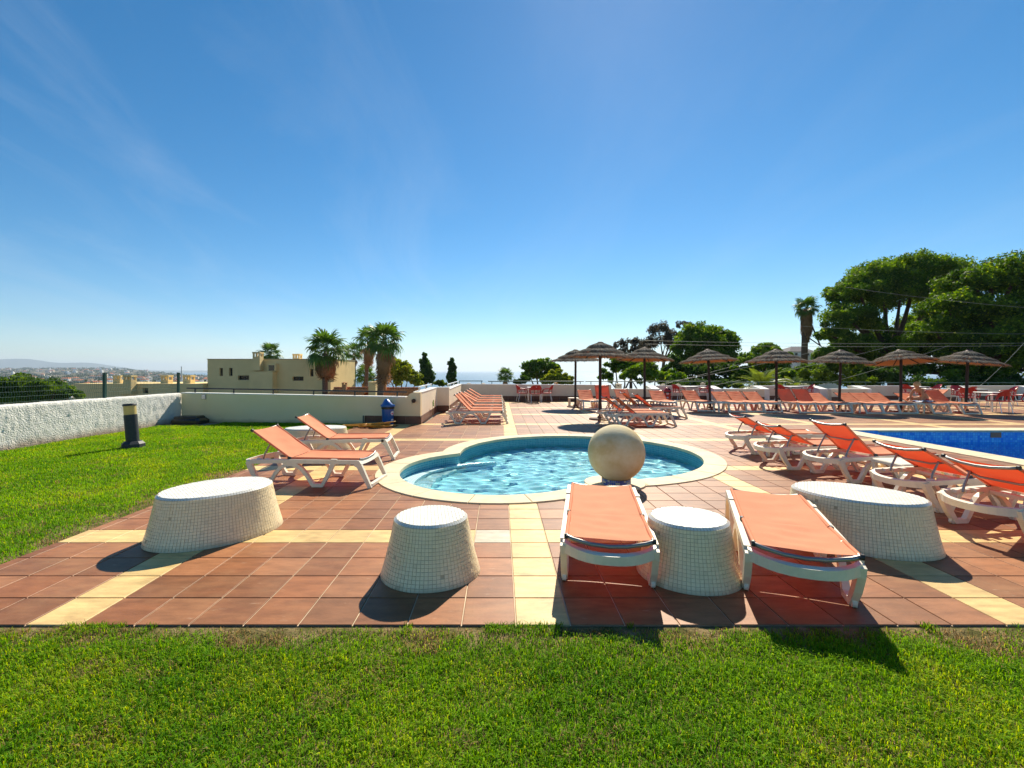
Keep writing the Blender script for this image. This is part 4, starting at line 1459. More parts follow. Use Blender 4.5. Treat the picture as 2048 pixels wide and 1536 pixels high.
# ------------------------------------------------------------------ small side tables
def side_table(label, x, y, rz, s=0.44, h=0.37, group='low white plastic side tables'):
    t = thing('side_table', label, 'side table', (x, y, 0), R(rz), group)
    k = ('st', s, h)
    if k not in LM:
        b = MB(); b.bbox(-s / 2, s / 2, -s / 2, s / 2, h - 0.045, h, 0.012)
        LM[k] = b.mesh('table_top', M['plastic'])
        b = MB(); b.bbox(-0.025, 0.025, -0.025, 0.025, 0, h - 0.046, 0.006)
        LM[k, 'leg'] = b.mesh('leg', M['plastic'])
    link('table_top', LM[k], t)
    for sx in (-1, 1):
        for sy in (-1, 1):
            link('leg', LM[k, 'leg'], t, (sx * (s / 2 - 0.035), sy * (s / 2 - 0.035), 0))
side_table('low white side table between the two farthest poolside loungers', 5.02, 8.02, 3)
side_table('low white side table beside the steepest poolside lounger', 5.22, 5.90, 4, 0.46)
side_table('low white side table behind the base of the farther left parasol', 3.22, 19.9, 0)
side_table('low white side table left of the lounger in front of the red bin', 5.90, 18.2, 0)
side_table('low white side table by the leaning parasol pole', 8.32, 17.1, 0)
side_table('low white side table right of the lowest far lounger back', 12.94, 16.7, 0, 0.36)
side_table('low white side table left of the sunbather', 15.18, 16.6, 0, 0.36)

# ------------------------------------------------------------------ thatched parasols
def _umbrella_meshes():
    r = random.Random(5)
    tiers = [(0.0, 0.36, 0.10, 0.44), (0.28, 0.70, 0.235, 0.27 + 0.0), (0.60, 1.04, 0.115, 0.0)]
    # profile of the cone: radius -> height above rim
    def zc(rad): return 0.35 * (1 - rad / 1.04) ** 1.12
    for ti, (r0, r1) in enumerate(((0.02, 0.42), (0.34, 0.76), (0.66, 1.04))):
        mb = MB(); cs = []
        lift = 0.052 * (2 - ti)
        n = 48
        vs, fs = [], []
        radii = [r0 + (r1 - 0.05 - r0) * q / 4 for q in range(5)]
        for q, rad in enumerate(radii):
            for i in range(n):
                a = 2 * math.pi * i / n
                vs.append((rad * math.cos(a), rad * math.sin(a), zc(rad) + lift + 0.012 * math.sin(i * 2.3 + q)))
        for q in range(4):
            for i in range(n):
                j = (i + 1) % n
                fs.append((q * n + i, (q + 1) * n + i, (q + 1) * n + j, q * n + j))
        mb.add(vs, fs, smooth=True)
        cs += [(0.21, 0.165, 0.11)] * len(vs)
        # straw strands, lying down the slope and hanging over the rim
        for i in range(760):
            a = r.uniform(0, 2 * math.pi)
            s = r.random()
            ra = r0 + (r1 - r0) * (s ** 0.7) * 0.78
            rb = min(ra + r.uniform(0.14, 0.30), r1 + r.uniform(-0.015, 0.035))
            w = r.uniform(0.005, 0.013)
            da = r.uniform(-0.05, 0.05)
            up = r.uniform(0.004, 0.026)
            p0 = Vector((ra * math.cos(a), ra * math.sin(a), zc(ra) + lift + up))
            rm = (ra + rb) / 2
            p1 = Vector((rm * math.cos(a + da * 0.5), rm * math.sin(a + da * 0.5), zc(min(rm, 1.03)) + lift + up + 0.006))
            droop = r.uniform(0.0, 0.05) if rb > r1 - 0.08 else 0
            p2 = Vector((rb * math.cos(a + da), rb * math.sin(a + da), zc(min(rb, 1.03)) + lift + up - 0.01 - droop))
            sd = Vector((-math.sin(a), math.cos(a), 0)) * w
            mb.add([p0 - sd, p0 + sd, p1 + sd, p1 - sd, p2 + sd * 0.5, p2 - sd * 0.5], [(0, 1, 2, 3), (3, 2, 4, 5)])
            v = r.uniform(0.45, 1.5)
            c = r.choice([(0.17, 0.155, 0.13), (0.27, 0.24, 0.19), (0.085, 0.077, 0.066), (0.22, 0.20, 0.175)])
            cs += [tuple(x * v for x in c)] * 6
        # ragged hanging fringe under the rim
        for i in range(420):
            a = 2 * math.pi * i / 420 + r.uniform(-0.01, 0.01)
            ra = r1 - 0.05 + r.uniform(-0.02, 0.02)
            w = r.uniform(0.006, 0.012)
            L = r.uniform(0.03, 0.11)
            p0 = Vector((ra * math.cos(a), ra * math.sin(a), zc(min(ra, 1.03)) + lift + 0.012))
            p1 = p0 + Vector((math.cos(a) * L * 0.9, math.sin(a) * L * 0.9, -L * 0.75))
            sd = Vector((-math.sin(a), math.cos(a), 0)) * w
            mb.add([p0 - sd, p0 + sd, p1 + sd * 0.6, p1 - sd * 0.6], [(0, 1, 2, 3)])
            v = r.uniform(0.45, 1.3)
            cs += [(0.19 * v, 0.15 * v, 0.105 * v)] * 4
        me = mb.mesh('thatch_tier', M['thatch'])
        colour_mesh(me, np.array(cs, dtype=np.float32))
        LM['thatch', ti] = me
    mb = MB(); n = 32
    vs, fs = [], []
    for q in range(5):
        rad = 0.06 + (0.98 - 0.06) * q / 4
        for i in range(n):
            a = 2 * math.pi * i / n
            vs.append((rad * math.cos(a), rad * math.sin(a), zc(rad) - 0.022))
    for q in range(4):
        for i in range(n):
            j = (i + 1) % n
            fs.append((q * n + i, q * n + j, (q + 1) * n + j, (q + 1) * n + i))
    mb.add(vs, fs, smooth=True)
    LM['lining'] = mb.mesh('reed_lining', M['thatch_under'])
    mb = MB()
    mb.tube([(0.03, 0, 0.30), (0.5, 0, zc(0.5) - 0.042), (0.97, 0, zc(0.97) - 0.04)], 0.018, 6)
    mb.tube([(0.05, 0, 0.10), (0.34, 0, zc(0.34) - 0.055)], 0.016, 6)
    LM['rib'] = mb.mesh('rib', M['wood'])
    mb = MB(); mb.lathe([(0.10, 0.0), (0.115, 0.03), (0.085, 0.07), (0.03, 0.085)], 14)
    LM['cap'] = mb.mesh('cap', M['base_wood'])
    mb = MB(); mb.tube([(0, 0, 0.05), (0, 0, 2.36)], 0.047, 12)
    LM['pole'] = mb.mesh('pole', M['wood'])
    mb = MB(); mb.lathe([(0.345, 0), (0.345, 0.035), (0.33, 0.05), (0.09, 0.055), (0.08, 0.12)], 32)
    LM['ubase'] = mb.mesh('base', M['base_wood'])
_umbrella_meshes()
def umbrella(label, x, y, rim=1.97, sc=1.0, tilt=(0, 0), lean=0, rz=0):
    t = thing('thatched_parasol', label, 'parasol', (x, y, 0), R(rz), 'thatched parasols on the terrace')
    link('base', LM['ubase'], t)
    l = R(lean)
    link('pole', LM['pole'], t, None, (0, l, 0))
    top = Vector((math.sin(l) * rim, 0, rim))
    cn = link('canopy', LM['lining'], t, top, (R(tilt[0]), R(tilt[1]), 0))
    cn.scale = (sc, sc, 1)
    for ti in range(3): link('thatch_tier', LM['thatch', ti], cn, None, (0, 0, ti * 0.7))
    for k in range(8): link('rib', LM['rib'], cn, None, (0, 0, math.pi / 4 * k + 0.3))
    link('cap', LM['cap'], cn, (0, 0, 0.395))
umbrella('nearest thatched parasol, its pole right behind the stone ball', 3.17, 14.4, 1.99, 0.97, (0, 1), 0, 0)
umbrella('thatched parasol behind and left of the nearest one', 3.19, 19.3, 1.98, 1.0, (2, -1), 0.5, 0)
umbrella('thatched parasol behind the four loungers beyond the stone ball', 5.6, 17.6, 1.98, 1.02, (-2, 2), -0.3, 0)
umbrella('thatched parasol on a leaning pole near the red bin', 8.42, 18.2, 1.93, 1.04, (-3, -2), -2.6, 0)
umbrella('thatched parasol left of the two upright red loungers', 10.63, 17.5, 1.90, 1.04, (-1, 0), 0, 0)
umbrella('thatched parasol third from the right, white house beyond it', 13.0, 17.45, 1.87, 1.02, (2, 2), 2.0, 0)
umbrella('thatched parasol beside the sunbather with its reed lining showing', 15.15, 17.2, 1.88, 1.04, (-7, 0), 0.3, 0)
umbrella('rightmost thatched parasol, tilted down to the right', 17.35, 16.95, 1.84, 1.04, (3, 5), 2.2, 0)

# ------------------------------------------------------------------ red chairs and tables
def _chair_meshes():
    b = MB()
    n = 10
    vs, fs = [], []
    for i in range(n + 1):
        g = -1 + 2 * i / n
        x = g * 0.235
        for j, y in enumerate((-0.22, -0.1, 0.05, 0.2, 0.235)):
            vs.append((x, y, 0.45 - 0.012 * (1 - g * g) - (0.012 if j == 4 else 0)))
        for j, y in enumerate((0.235, -0.22)):
            vs.append((x, y, 0.415))
    m = 7
    for i in range(n):
        for k in range(m):
            j = (k + 1) % m
            fs.append((i * m + k, (i + 1) * m + k, (i + 1) * m + j, i * m + j))
    fs += [tuple(range(m)), tuple(range(n * m + m - 1, n * m - 1, -1))]
    b.add(vs, fs)
    LM['c_seat'] = b.mesh('seat', M['red'])
    # curved backrest shell with slots
    b = MB()
    def bp(u, v, o):
        # u in -1..1 across, v 0..1 up
        a = u * 1.15
        rr_ = 0.275 + o
        zz = 0.62 + 0.20 * v + (0.0 if abs(u) < 0.5 else -(abs(u) - 0.5) * 0.17 * (0.3 + 0.7 * v))
        return Vector((rr_ * math.sin(a), -0.02 - rr_ * math.cos(a) * 0.92 - 0.05 * v, zz + 0.03 * (1 - u * u) * v))
    N = 14
    vs, fs = [], []
    for i in range(N + 1):
        u = -1 + 2 * i / N
        for v, o in ((0, 0), (0.5, 0.004), (1, 0.01), (1, 0.03), (0.5, 0.022), (0, 0.018)):
            vs.append(bp(u, v, o))
    for i in range(N):
        for k in range(6):
            j = (k + 1) % 6
            fs.append((i * 6 + k, i * 6 + j, (i + 1) * 6 + j, (i + 1) * 6 + k))
    fs += [tuple(range(5, -1, -1)), tuple(range(N * 6, N * 6 + 6))]
    b.add(vs, fs, smooth=False)
    for s in (-1, 1):
        b.ribbon([(s * 0.09, 0.43), (s * 0.085, 0.63)], 0.035, -0.265, -0.24)
    LM['c_back'] = b.mesh('backrest', M['red'])
    b = MB()
    for q in range(3):
        w = 0.035 - q * 0.009
        b.box(-w, w, -0.3345 - 0.024, -0.333 - 0.022, 0.775 - q * 0.016, 0.783 - q * 0.016)
    LM['c_emblem'] = b.mesh('emblem', M['sticker'])
    for s in (-1, 1):
        b = MB()
        e = bp(s * 0.98, 0.5, 0.01)
        b.tube([e, (s * 0.285, 0.03, 0.655), (s * 0.28, 0.14, 0.62), (s * 0.268, 0.20, 0.54), (s * 0.25, 0.205, 0.44)], [0.024, 0.022, 0.022, 0.02, 0.018], 7)
        b.tube([bp(s * 0.93, 0.2, 0.01), (s * 0.262, -0.10, 0.52), (s * 0.245, -0.16, 0.43)], 0.017, 6)
        LM['c_arm', s] = b.mesh('armrest', M['red'])
        for f, (y0, y1) in (('f', (0.19, 0.25)), ('r', (-0.18, -0.265))):
            b = MB(); b.tube([(s * 0.225, y0, 0.425), (s * 0.245, y1, 0.0)], 0.0125, 8)
            LM['c_leg', s, f] = b.mesh('leg', M['chrome'])
_chair_meshes()
def chair(label, x, y, rz, group):
    """rz 0 = faces +Y"""
    t = thing('red_chair', label, 'chair', (x, y, 0), R(rz), group)
    link('seat', LM['c_seat'], t)
    bk = link('backrest', LM['c_back'], t)
    link('emblem', LM['c_emblem'], bk)
    for s in (-1, 1):
        link('armrest', LM['c_arm', s], t)
        for f in 'fr': link('leg', LM['c_leg', s, f], t)
def cafe_table(label, x, y, group='square cafe tables among the red chairs', s=0.72, h=0.73):
    t = thing('cafe_table', label, 'table', (x, y, 0), 0, group)
    if 'ct' not in LM:
        b = MB(); b.bbox(-s / 2, s / 2, -s / 2, s / 2, h - 0.028, h, 0.01)
        LM['ct'] = b.mesh('table_top', M['tabletop'])
        b = MB(); b.tube([(0, 0, 0), (0, 0, h - 0.03)], 0.02, 8)
        LM['ctl'] = b.mesh('leg', M['chrome'])
        b = MB(); b.box(-s / 2 + 0.05, s / 2 - 0.05, -s / 2 + 0.04, -s / 2 + 0.06, h - 0.07, h - 0.03); b.box(-s / 2 + 0.05, s / 2 - 0.05, s / 2 - 0.06, s / 2 - 0.04, h - 0.07, h - 0.03)
        LM['cta'] = b.mesh('apron', M['frame'])
    link('table_top', LM['ct'], t)
    link('apron', LM['cta'], t)
    for sx in (-1, 1):
        for sy in (-1, 1):
            link('leg', LM['ctl'], t, (sx * (s / 2 - 0.05), sy * (s / 2 - 0.05), 0))
ga = 'red chairs round the table at the end wall'
cafe_table('square table between three red chairs at the end wall', 1.72, 22.75)
chair('red chair at the end wall table, left one facing right', 1.12, 22.72, -80, ga)
chair('red chair at the end wall table, middle one with its back to the camera', 1.73, 22.15, 3, ga)
chair('red chair at the end wall table, right one facing left', 2.33, 22.7, 80, ga)
gb = 'red chairs in the wall bays'
cafe_table('square table in the wall bay of the red bin', 9.9, 23.75)
chair('red chair beside the red bin, facing right', 9.28, 23.65, -75, gb)
chair('red chair in the red bin bay, facing left', 10.55, 23.65, 75, gb)
cafe_table('square table behind the two upright red loungers', 15.3, 23.75)
chair('red chair behind the left upright red lounger, facing right', 14.72, 23.7, -75, gb)
chair('red chair behind the right upright red lounger, facing left', 15.98, 23.7, 75, gb)
cafe_table('square table in the bay behind the sunbather', 21.75, 23.7)
chair('red chair left behind the sunbather, facing right', 21.1, 23.55, -75, gb)
chair('red chair right behind the sunbather, facing left', 22.35, 23.5, 75, gb)
gc = 'red chairs crowded at the far right'
cafe_table('nearest square table in the crowd of red chairs at the far right', 18.75, 17.35)
chair('nearest red chair at the far right, back to the camera, partly hiding the table', 18.35, 16.75, 8, gc)
chair('red chair cut by the right picture edge, nearest row', 19.15, 16.55, -6, gc)
chair('red chair seen from the side, left of the far right table', 19.55, 18.95, -60, gc)
chair('red chair behind the rightmost parasol pole', 20.85, 20.35, 10, gc)
cafe_table('second square table behind the nearest one at the far right', 21.35, 20.5)
chair('red chair behind the second table at the far right', 21.55, 21.3, 170, gc)
chair('red chair farthest right, close to the wall', 22.95, 20.6, 60, gc)

# ------------------------------------------------------------------ bins
def bin_(label, x, y, m, h=0.52, rz=0, sticker=True):
    t = thing('litter_bin', label, 'litter bin', (x, y, 0), R(rz))
    mb = MB(); mb.lathe([(0.150, 0), (0.155, 0.01), (0.168, h - 0.01), (0.172, h)], 28)
    mb.build('body', m, t)
    mb = MB(); mb.lathe([(0.176, h - 0.055), (0.183, h - 0.02), (0.178, h + 0.012), (0.172, h + 0.02)], 28, caps=False)
    mb.build('bin_bag', M['bag'], t)
    # hooded lid: loft of rings rising to a ridge shifted to one side, with a dark mouth
    mb = MB()
    rings = [(0.197, 0.0, h + 0.012), (0.202, 0.0, h + 0.055), (0.185, -0.005, h + 0.085), (0.13, -0.018, h + 0.15), (0.075, -0.03, h + 0.205), (0.03, -0.035, h + 0.232)]
    n = 28
    vs, fs = [], []
    for i, (r_, ox, z) in enumerate(rings):
        for k in range(n):
            a = 2 * math.pi * k / n
            sq = 1.0 if i < 2 else 0.82
            vs.append((ox + r_ * math.cos(a) * sq, r_ * math.sin(a) * (1.0 if i < 2 else 1.06), z))
    for i in range(len(rings) - 1):
        for k in range(n):
            j = (k + 1) % n
            fs.append((i * n + k, i * n + j, (i + 1) * n + j, (i + 1) * n + k))
    fs.append(tuple(range((len(rings) - 1) * n, len(rings) * n)))
    mb.add(vs, fs, smooth=True)
    mb.build('lid', m, t)
    mb = MB(); mb.add([(0.158, -0.09, h + 0.085), (0.158, 0.09, h + 0.085), (0.072, 0.055, h + 0.19), (0.072, -0.055, h + 0.19)], [(0, 1, 2, 3)])
    mb.build('mouth', M['bag'], t)
    if sticker:
        for zc_, rr_, mm in ((0.35, 0.062, 'sticker'), (0.15, 0.045, 'sticker_blue')):
            mb = MB()
            def disc(rad, off, mi, sy=1.0, dz=0.0, n=18):
                vs = []
                for k in range(n):
                    a = 2 * math.pi * k / n
                    u, w = rad * math.cos(a), rad * math.sin(a) * sy + dz
                    th = R(-48) + u / 0.165
                    rad_b = 0.153 + 0.016 * (zc_ + w) / h + off
                    vs.append((rad_b * math.cos(th), rad_b * math.sin(th), zc_ + w))
                mb.add(vs, [tuple(range(n))], mi)
            disc(rr_, 0.006, 0)
            disc(rr_ * 0.62, 0.0075, 1, 0.55, -rr_ * 0.2)
            mb.build('sticker', [M['sticker'], M['sticker_red'] if mm == 'sticker' else M['sticker_blue']], t)
    return t
bin_('blue plastic litter bin with hooded lid against the cream garden wall', -3.17, 12.86, M['blue'], 0.52, 20)
bin_('red plastic litter bin in the far wall bay', 8.78, 23.85, M['red'], 0.45, -60, True)

# ------------------------------------------------------------------ hose, bollard light, small wall things
def hose():
    r = random.Random(3)
    pts = []
    c0 = Vector((-3.62, 12.55, 0))
    for i in range(420):
        a = i * 0.19
        f = i / 420
        cx = -3.95 + 0.72 * (0.5 + 0.5 * math.sin(f * 9.0)) + 0.1 * math.sin(i * 0.05)
        rx = 0.30 + 0.10 * math.sin(i * 0.031 + 1)
        ry = 0.20 + 0.06 * math.sin(i * 0.047)
        z = 0.014 + 0.05 * (0.5 + 0.5 * math.sin(i * 0.083)) + 0.10 * f * (0.5 + 0.5 * math.sin(i * 0.19 + 2))
        pts.append((cx + rx * math.cos(a), 12.42 + ry * math.sin(a) + 0.05 * math.sin(i * 0.021), z))
    mb = MB(); mb.tube(pts, 0.0125, 6)
    return tag(mb.build('garden_hose', M['hose']), 'yellow garden hose coiled loosely on the paving by the blue bin', 'hose')
hose()

bol = thing('bollard_light', 'dark leaning bollard lamp with cream lens on the left lawn', 'lamp', (-7.47, 9.27, -0.04))
mb = MB()
for z0, z1, s0, s1 in ((0, 0.10, 0.21, 0.20), (0.10, 0.15, 0.20, 0.155)):
    n = 8
    vs = [(s0 * math.cos(math.pi / 4 * k + math.pi / 8), s0 * math.sin(math.pi / 4 * k + math.pi / 8), z0) for k in range(n)] + [(s1 * math.cos(math.pi / 4 * k + math.pi / 8), s1 * math.sin(math.pi / 4 * k + math.pi / 8), z1) for k in range(n)]
    mb.add(vs, [tuple(range(7, -1, -1)), tuple(range(8, 16))] + [(k, (k + 1) % n, n + (k + 1) % n, n + k) for k in range(n)])
mb.build('base', M['concrete'] if False else M['bollard'], bol)
tl = (0, R(-5), 0)
mb = MB(); mb.lathe([(0.112, 0.12), (0.112, 0.69)], 26); mb.build('shaft', M['bollard'], bol, None, tl)
mb = MB(); mb.lathe([(0.106, 0.691), (0.106, 0.868)], 26); mb.build('lens', M['lens'], bol, None, tl)
mb = MB(); mb.lathe([(0.116, 0.869), (0.116, 0.905), (0.10, 0.915)], 26); mb.build('cap', M['bollard'], bol, None, tl)

mb = MB()
mb.tube([(0, -0.0, 0), (0, -0.05, 0)], 0.03, 10); mb.tube([(0.0, -0.05, 0), (0.0, -0.11, -0.01)], [0.05, 0.062], 14)
mb.tube([(-0.03, -0.02, 0), (-0.06, -0.02, -0.03), (-0.06, -0.02, -0.11)], 0.006, 6)
tag(mb.build('wall_spotlight', M['black'], None, (-2.47, 13.115, 0.69)), 'small black round spotlight on the raised end of the garden wall', 'spotlight')
vent = thing('vent_grille', 'square grey vent grille high on the cream garden wall', 'vent', (-9.05, 13.905, 0.745), R(-7))
mb = MB(); mb.box(-0.075, 0.075, -0.008, 0.0, -0.075, 0.075); mb.build('plate', M['frame'], vent)
for k in range(5):
    mb = MB(); mb.box(-0.065, 0.065, -0.016, -0.009, -0.01, 0.01); mb.build('slat', M['steel'], vent, (0, 0, -0.055 + k * 0.0275))
mb = MB()
mb.bbox(-0.42, 0.42, -0.28, 0.28, 0, 0.17, 0.06)
mb.bbox(-0.37, 0.30, -0.22, 0.24, 0.171, 0.23, 0.03)
tag(mb.build('black_cover', M['bag'], None, (-9.15, 13.45, -0.02)), 'black plastic cover lying in the corner of the white walls', 'cover')
mb = MB(); mb.bbox(-0.75, 0.75, -0.4, 0.4, -0.05, 0.0, 0.01)
tag(mb.build('concrete_slab', M['concrete'], None, (-8.95, 13.2, -0.025)), 'brown concrete slab in the far corner of the left lawn', 'slab')
weed = thing('wall_weed', 'thin green weed climbing the white return wall', 'weed', (-2.28, 15.3, 0))
mb = MB(); mb.tube([(0.012, 0, 0.0), (0.022, 0.02, 0.25), (0.018, -0.01, 0.5)], 0.007, 5); mb.build('stem', M['frond'], weed)
mb = MB()
for k in range(10):
    z = 0.34 + 0.02 * k; a = k * 2.1
    mb.add([(0.02, 0, z), (0.05, 0.05 * math.cos(a), z + 0.02), (0.06, 0.075 * math.cos(a), z + 0.045), (0.03, 0.04 * math.cos(a), z + 0.04)], [(0, 1, 2, 3)])
mb.build('leaves', M['frond'], weed)
# dirt clods by the wall
pipe = MB(); pipe.tube([(-3.97, 13.22, 0.0), (-3.97, 13.22, 0.24)], 0.02, 8)
tag(pipe.build('standpipe', M['frame']), 'short grey standpipe at the start of the brown skirting', 'pipe')
mb = MB(); mb.bbox(-0.22, 0.22, -0.07, 0.07, 0, 0.05, 0.02)
tag(mb.build('drain_cover', M['concrete'], None, (-3.62, 13.10, 0.0)), 'low grey concrete block by the hose and skirting', 'block')

# ------------------------------------------------------------------ foliage builders
def leaf_cloud(lobes, n_sub, n_leaf, size, pal, seed, flat=0.75, shade=0.0):
    """lobes: (centre, radii). Leaves sit in many small tufts spread over and through every lobe."""
    g = np.random.default_rng(seed)
    VV, CC = [], []
    vol = [l[1][0] * l[1][2] for l in lobes]
    tot = sum(vol)
    for (c, rad), v in zip(lobes, vol):
        k = max(5, int(n_sub * v / tot))
        d = g.normal(size=(k, 3)); d /= np.linalg.norm(d, axis=1)[:, None]
        d[:, 2] = np.where(d[:, 2] < -0.35, -d[:, 2] * 0.6, d[:, 2])
        rr_ = 0.45 + 0.57 * g.random(k) ** 0.55
        sub = np.array(c) + d * np.array(rad) * rr_[:, None]
        m = max(8, int(n_leaf / n_sub))
        sr = np.array(rad).mean() * g.uniform(0.26, 0.46, k)
        tone = g.random(k) ** 1.35
        e = g.normal(size=(k, m, 3)); e /= np.linalg.norm(e, axis=2)[..., None]
        e *= (g.random((k, m, 1)) ** 0.45)
        p = sub[:, None, :] + e * sr[:, None, None] * np.array([1, 1, flat])
        p = p.reshape(-1, 3)
        N = len(p)
        nrm = e.reshape(-1, 3) + 0.9 * g.normal(size=(N, 3)) + np.repeat(d, m, 0) * 0.4
        nrm /= np.linalg.norm(nrm, axis=1)[:, None]
        t = np.cross(nrm, g.normal(size=(N, 3))); t /= np.linalg.norm(t, axis=1)[:, None] + 1e-9
        b = np.cross(nrm, t)
        s = size * g.uniform(0.6, 1.35, N)[:, None]
        w = 0.55
        quad = np.stack([p - t * s, p + b * s * w, p + t * s, p - b * s * w], 1)
        VV.append(quad.reshape(-1, 3))
        tt = np.clip(np.repeat(tone, m) * 0.75 + g.normal(0, 0.16, N), 0, 1)[:, None]
        c0, c1 = np.array(pal[0]), np.array(pal[1])
        cc = c0 * (1 - tt) + c1 * tt
        if len(pal) > 2:
            cc = np.where((g.random(N) < 0.08)[:, None], np.array(pal[2]), cc)
        CC.append(np.repeat(cc, 4, 0))
    V = np.concatenate(VV); C = np.concatenate(CC)
    Q = np.arange(len(V)).reshape(-1, 4)
    return np_mesh('crown', V, Q, None, M['leaf'], C)

def tree(name, label, Yd, lobes_px, base_px, trunk_r, pal, n_sub, n_leaf, size, seed, depth=1.0, group=None, cat='tree', limbs=True, flat=0.75, bark='bark'):
    """lobes in picture pixels (cx, cy, rx, ry, dy) turned into metres at the tree's own distance"""
    r = random.Random(seed)
    k = Yd / FPX
    bx = (base_px - VX) * k
    bz = float(terr(bx, Yd)) - 0.3
    t = thing(name, label, cat, (bx, Yd, bz), 0, group)
    lobes = []
    for lb in lobes_px:
        cx, cy, rx, ry = lb[:4]
        dy = lb[4] if len(lb) > 4 else 0.0
        Yc = Yd + dy
        kk = Yc / FPX
        p = P(cx, cy, Yc) - Vector((bx, Yd, bz))
        lobes.append(((p.x, p.y, p.z), (rx * kk, (rx + ry) / 2 * kk * depth, ry * kk)))
    link('crown', leaf_cloud(lobes, n_sub, n_leaf, size, pal, seed, flat), t)
    mb = MB()
    big = sorted(lobes, key=lambda l: -l[1][0])
    cz = sum(l[0][2] for l in lobes) / len(lobes)
    cx = sum(l[0][0] for l in lobes) / len(lobes)
    fork = Vector((cx * 0.55, 0, cz * 0.62))
    mb.tube([(0, 0, 0), (cx * 0.15, 0.05, cz * 0.3), fork], [trunk_r * 1.25, trunk_r, trunk_r * 0.8], 9)
    if limbs:
        for (c, rad) in lobes:
            c = Vector(c)
            mid = fork.lerp(c, 0.5) + Vector((r.uniform(-.2, .2), r.uniform(-.2, .2), -0.08 * (c - fork).length))
            mb.tube([fork - Vector((0, 0, 0.1)), mid, c], [trunk_r * 0.55, trunk_r * 0.36, trunk_r * 0.16], 6)
    mb.build('trunk', M[bark], t)
    return t

PINE = ((0.050, 0.115, 0.016), (0.170, 0.285, 0.032), (0.26, 0.34, 0.05))
DENSE = ((0.032, 0.080, 0.012), (0.150, 0.270, 0.026), (0.30, 0.40, 0.05))
DARK = ((0.026, 0.062, 0.014), (0.080, 0.145, 0.026))
CYP = ((0.035, 0.090, 0.022), (0.11, 0.20, 0.04))
GREYT = ((0.060, 0.056, 0.042), (0.12, 0.115, 0.075))
YELL = ((0.12, 0.18, 0.020), (0.28, 0.32, 0.04), (0.36, 0.36, 0.06))
HEDGE = ((0.045, 0.095, 0.014), (0.17, 0.24, 0.035))

# --- right side
tree('umbrella_pine', 'tall umbrella pine with a broad domed crown right of the skirted palm', 46,
     [(1770, 560, 62, 42), (1835, 545, 62, 38), (1890, 560, 46, 40, 1), (1720, 590, 50, 38, -1), (1800, 600, 70, 40), (1880, 600, 52, 40, 1),
      (1682, 600, 34, 30), (1700, 640, 50, 34, -2), (1665, 672, 30, 26, -2), (1668, 712, 32, 26, -2), (1710, 700, 44, 30, -2), (1745, 722, 44, 28, -1), (1860, 650, 50, 34, 2), (1790, 735, 46, 26, 0), (1755, 690, 46, 30, 1), (1840, 700, 46, 34, 1), (1730, 655, 40, 28), (1815, 665, 34, 22, 2)],
     1792, 0.55, PINE, 700, 150000, 0.12, 21)
tree('broadleaf_tree', 'huge dense dark green tree filling the right edge', 37,
     [(1955, 580, 60, 46), (2030, 555, 60, 50), (2090, 580, 60, 60), (1900, 620, 50, 40, -1), (1985, 640, 70, 50, -1), (2060, 660, 60, 60), (1870, 665, 46, 36, -1), (1930, 690, 60, 44, -1),
      (2010, 715, 66, 46, -1), (1850, 715, 40, 36), (1885, 745, 48, 32), (1960, 755, 60, 30), (2060, 740, 60, 36), (1800, 740, 40, 32, 1), (2110, 680, 60, 70), (1925, 610, 40, 40, 1), (1905, 665, 46, 40), (1880, 700, 44, 36), (1950, 640, 50, 40), (1985, 560, 40, 36), (1840, 690, 34, 30), (1975, 690, 60, 40, -2)],
     1955, 0.6, DENSE, 700, 150000, 0.115, 22)
tree('stone_pine', 'round stone pine left of centre right, behind the leaning parasol', 56,
     [(1400, 680, 40, 32), (1440, 690, 32, 34, 1), (1375, 700, 26, 24, -1), (1430, 720, 40, 26), (1455, 705, 18, 22), (1385, 725, 30, 24)],
     1390, 0.35, PINE, 300, 40000, 0.16, 23)
tree('bare_looking_tree', 'sparse grey-brown tree rising left of the stone pine', 62,
     [(1318, 665, 22, 24), (1330, 690, 26, 22), (1368, 652, 16, 12), (1300, 690, 20, 18), (1345, 675, 14, 16)],
     1322, 0.25, GREYT, 110, 5200, 0.14, 24, flat=1.0)
tree('bare_looking_tree', 'sparse grey-brown tree above the nearest parasol', 64,
     [(1240, 692, 14, 14), (1268, 688, 20, 14), (1285, 700, 20, 16), (1255, 705, 18, 12)],
     1262, 0.22, GREYT, 80, 3000, 0.15, 25, flat=1.0)
tree('bush_tree', 'dark green bushy tree behind the two left parasols', 44,
     [(1250, 740, 30, 26), (1230, 725, 18, 20), (1275, 735, 26, 26), (1215, 755, 18, 16)],
     1245, 0.2, DENSE, 70, 7000, 0.16, 26)
tree('bush_tree', 'bright green bushy tree right of the two left parasols', 40,
     [(1285, 745, 26, 24), (1310, 755, 22, 20), (1345, 760, 28, 20), (1262, 758, 20, 16)],
     1295, 0.2, PINE, 80, 8000, 0.14, 27)
tree('dark_tree', 'very dark tree mass below the stone pine', 48,
     [(1385, 750, 34, 26), (1440, 748, 34, 26), (1345, 735, 20, 24), (1475, 755, 20, 20), (1415, 768, 50, 14)],
     1410, 0.3, DARK, 100, 11000, 0.17, 28)
tree('leaning_bush_tree', 'slanting green tree between the stone pine and the skirted palm', 45,
     [(1535, 705, 28, 22), (1505, 725, 26, 22), (1560, 722, 20, 24), (1480, 742, 18, 16), (1540, 740, 40, 22), (1500, 757, 30, 18)],
     1530, 0.25, PINE, 110, 12000, 0.15, 29)
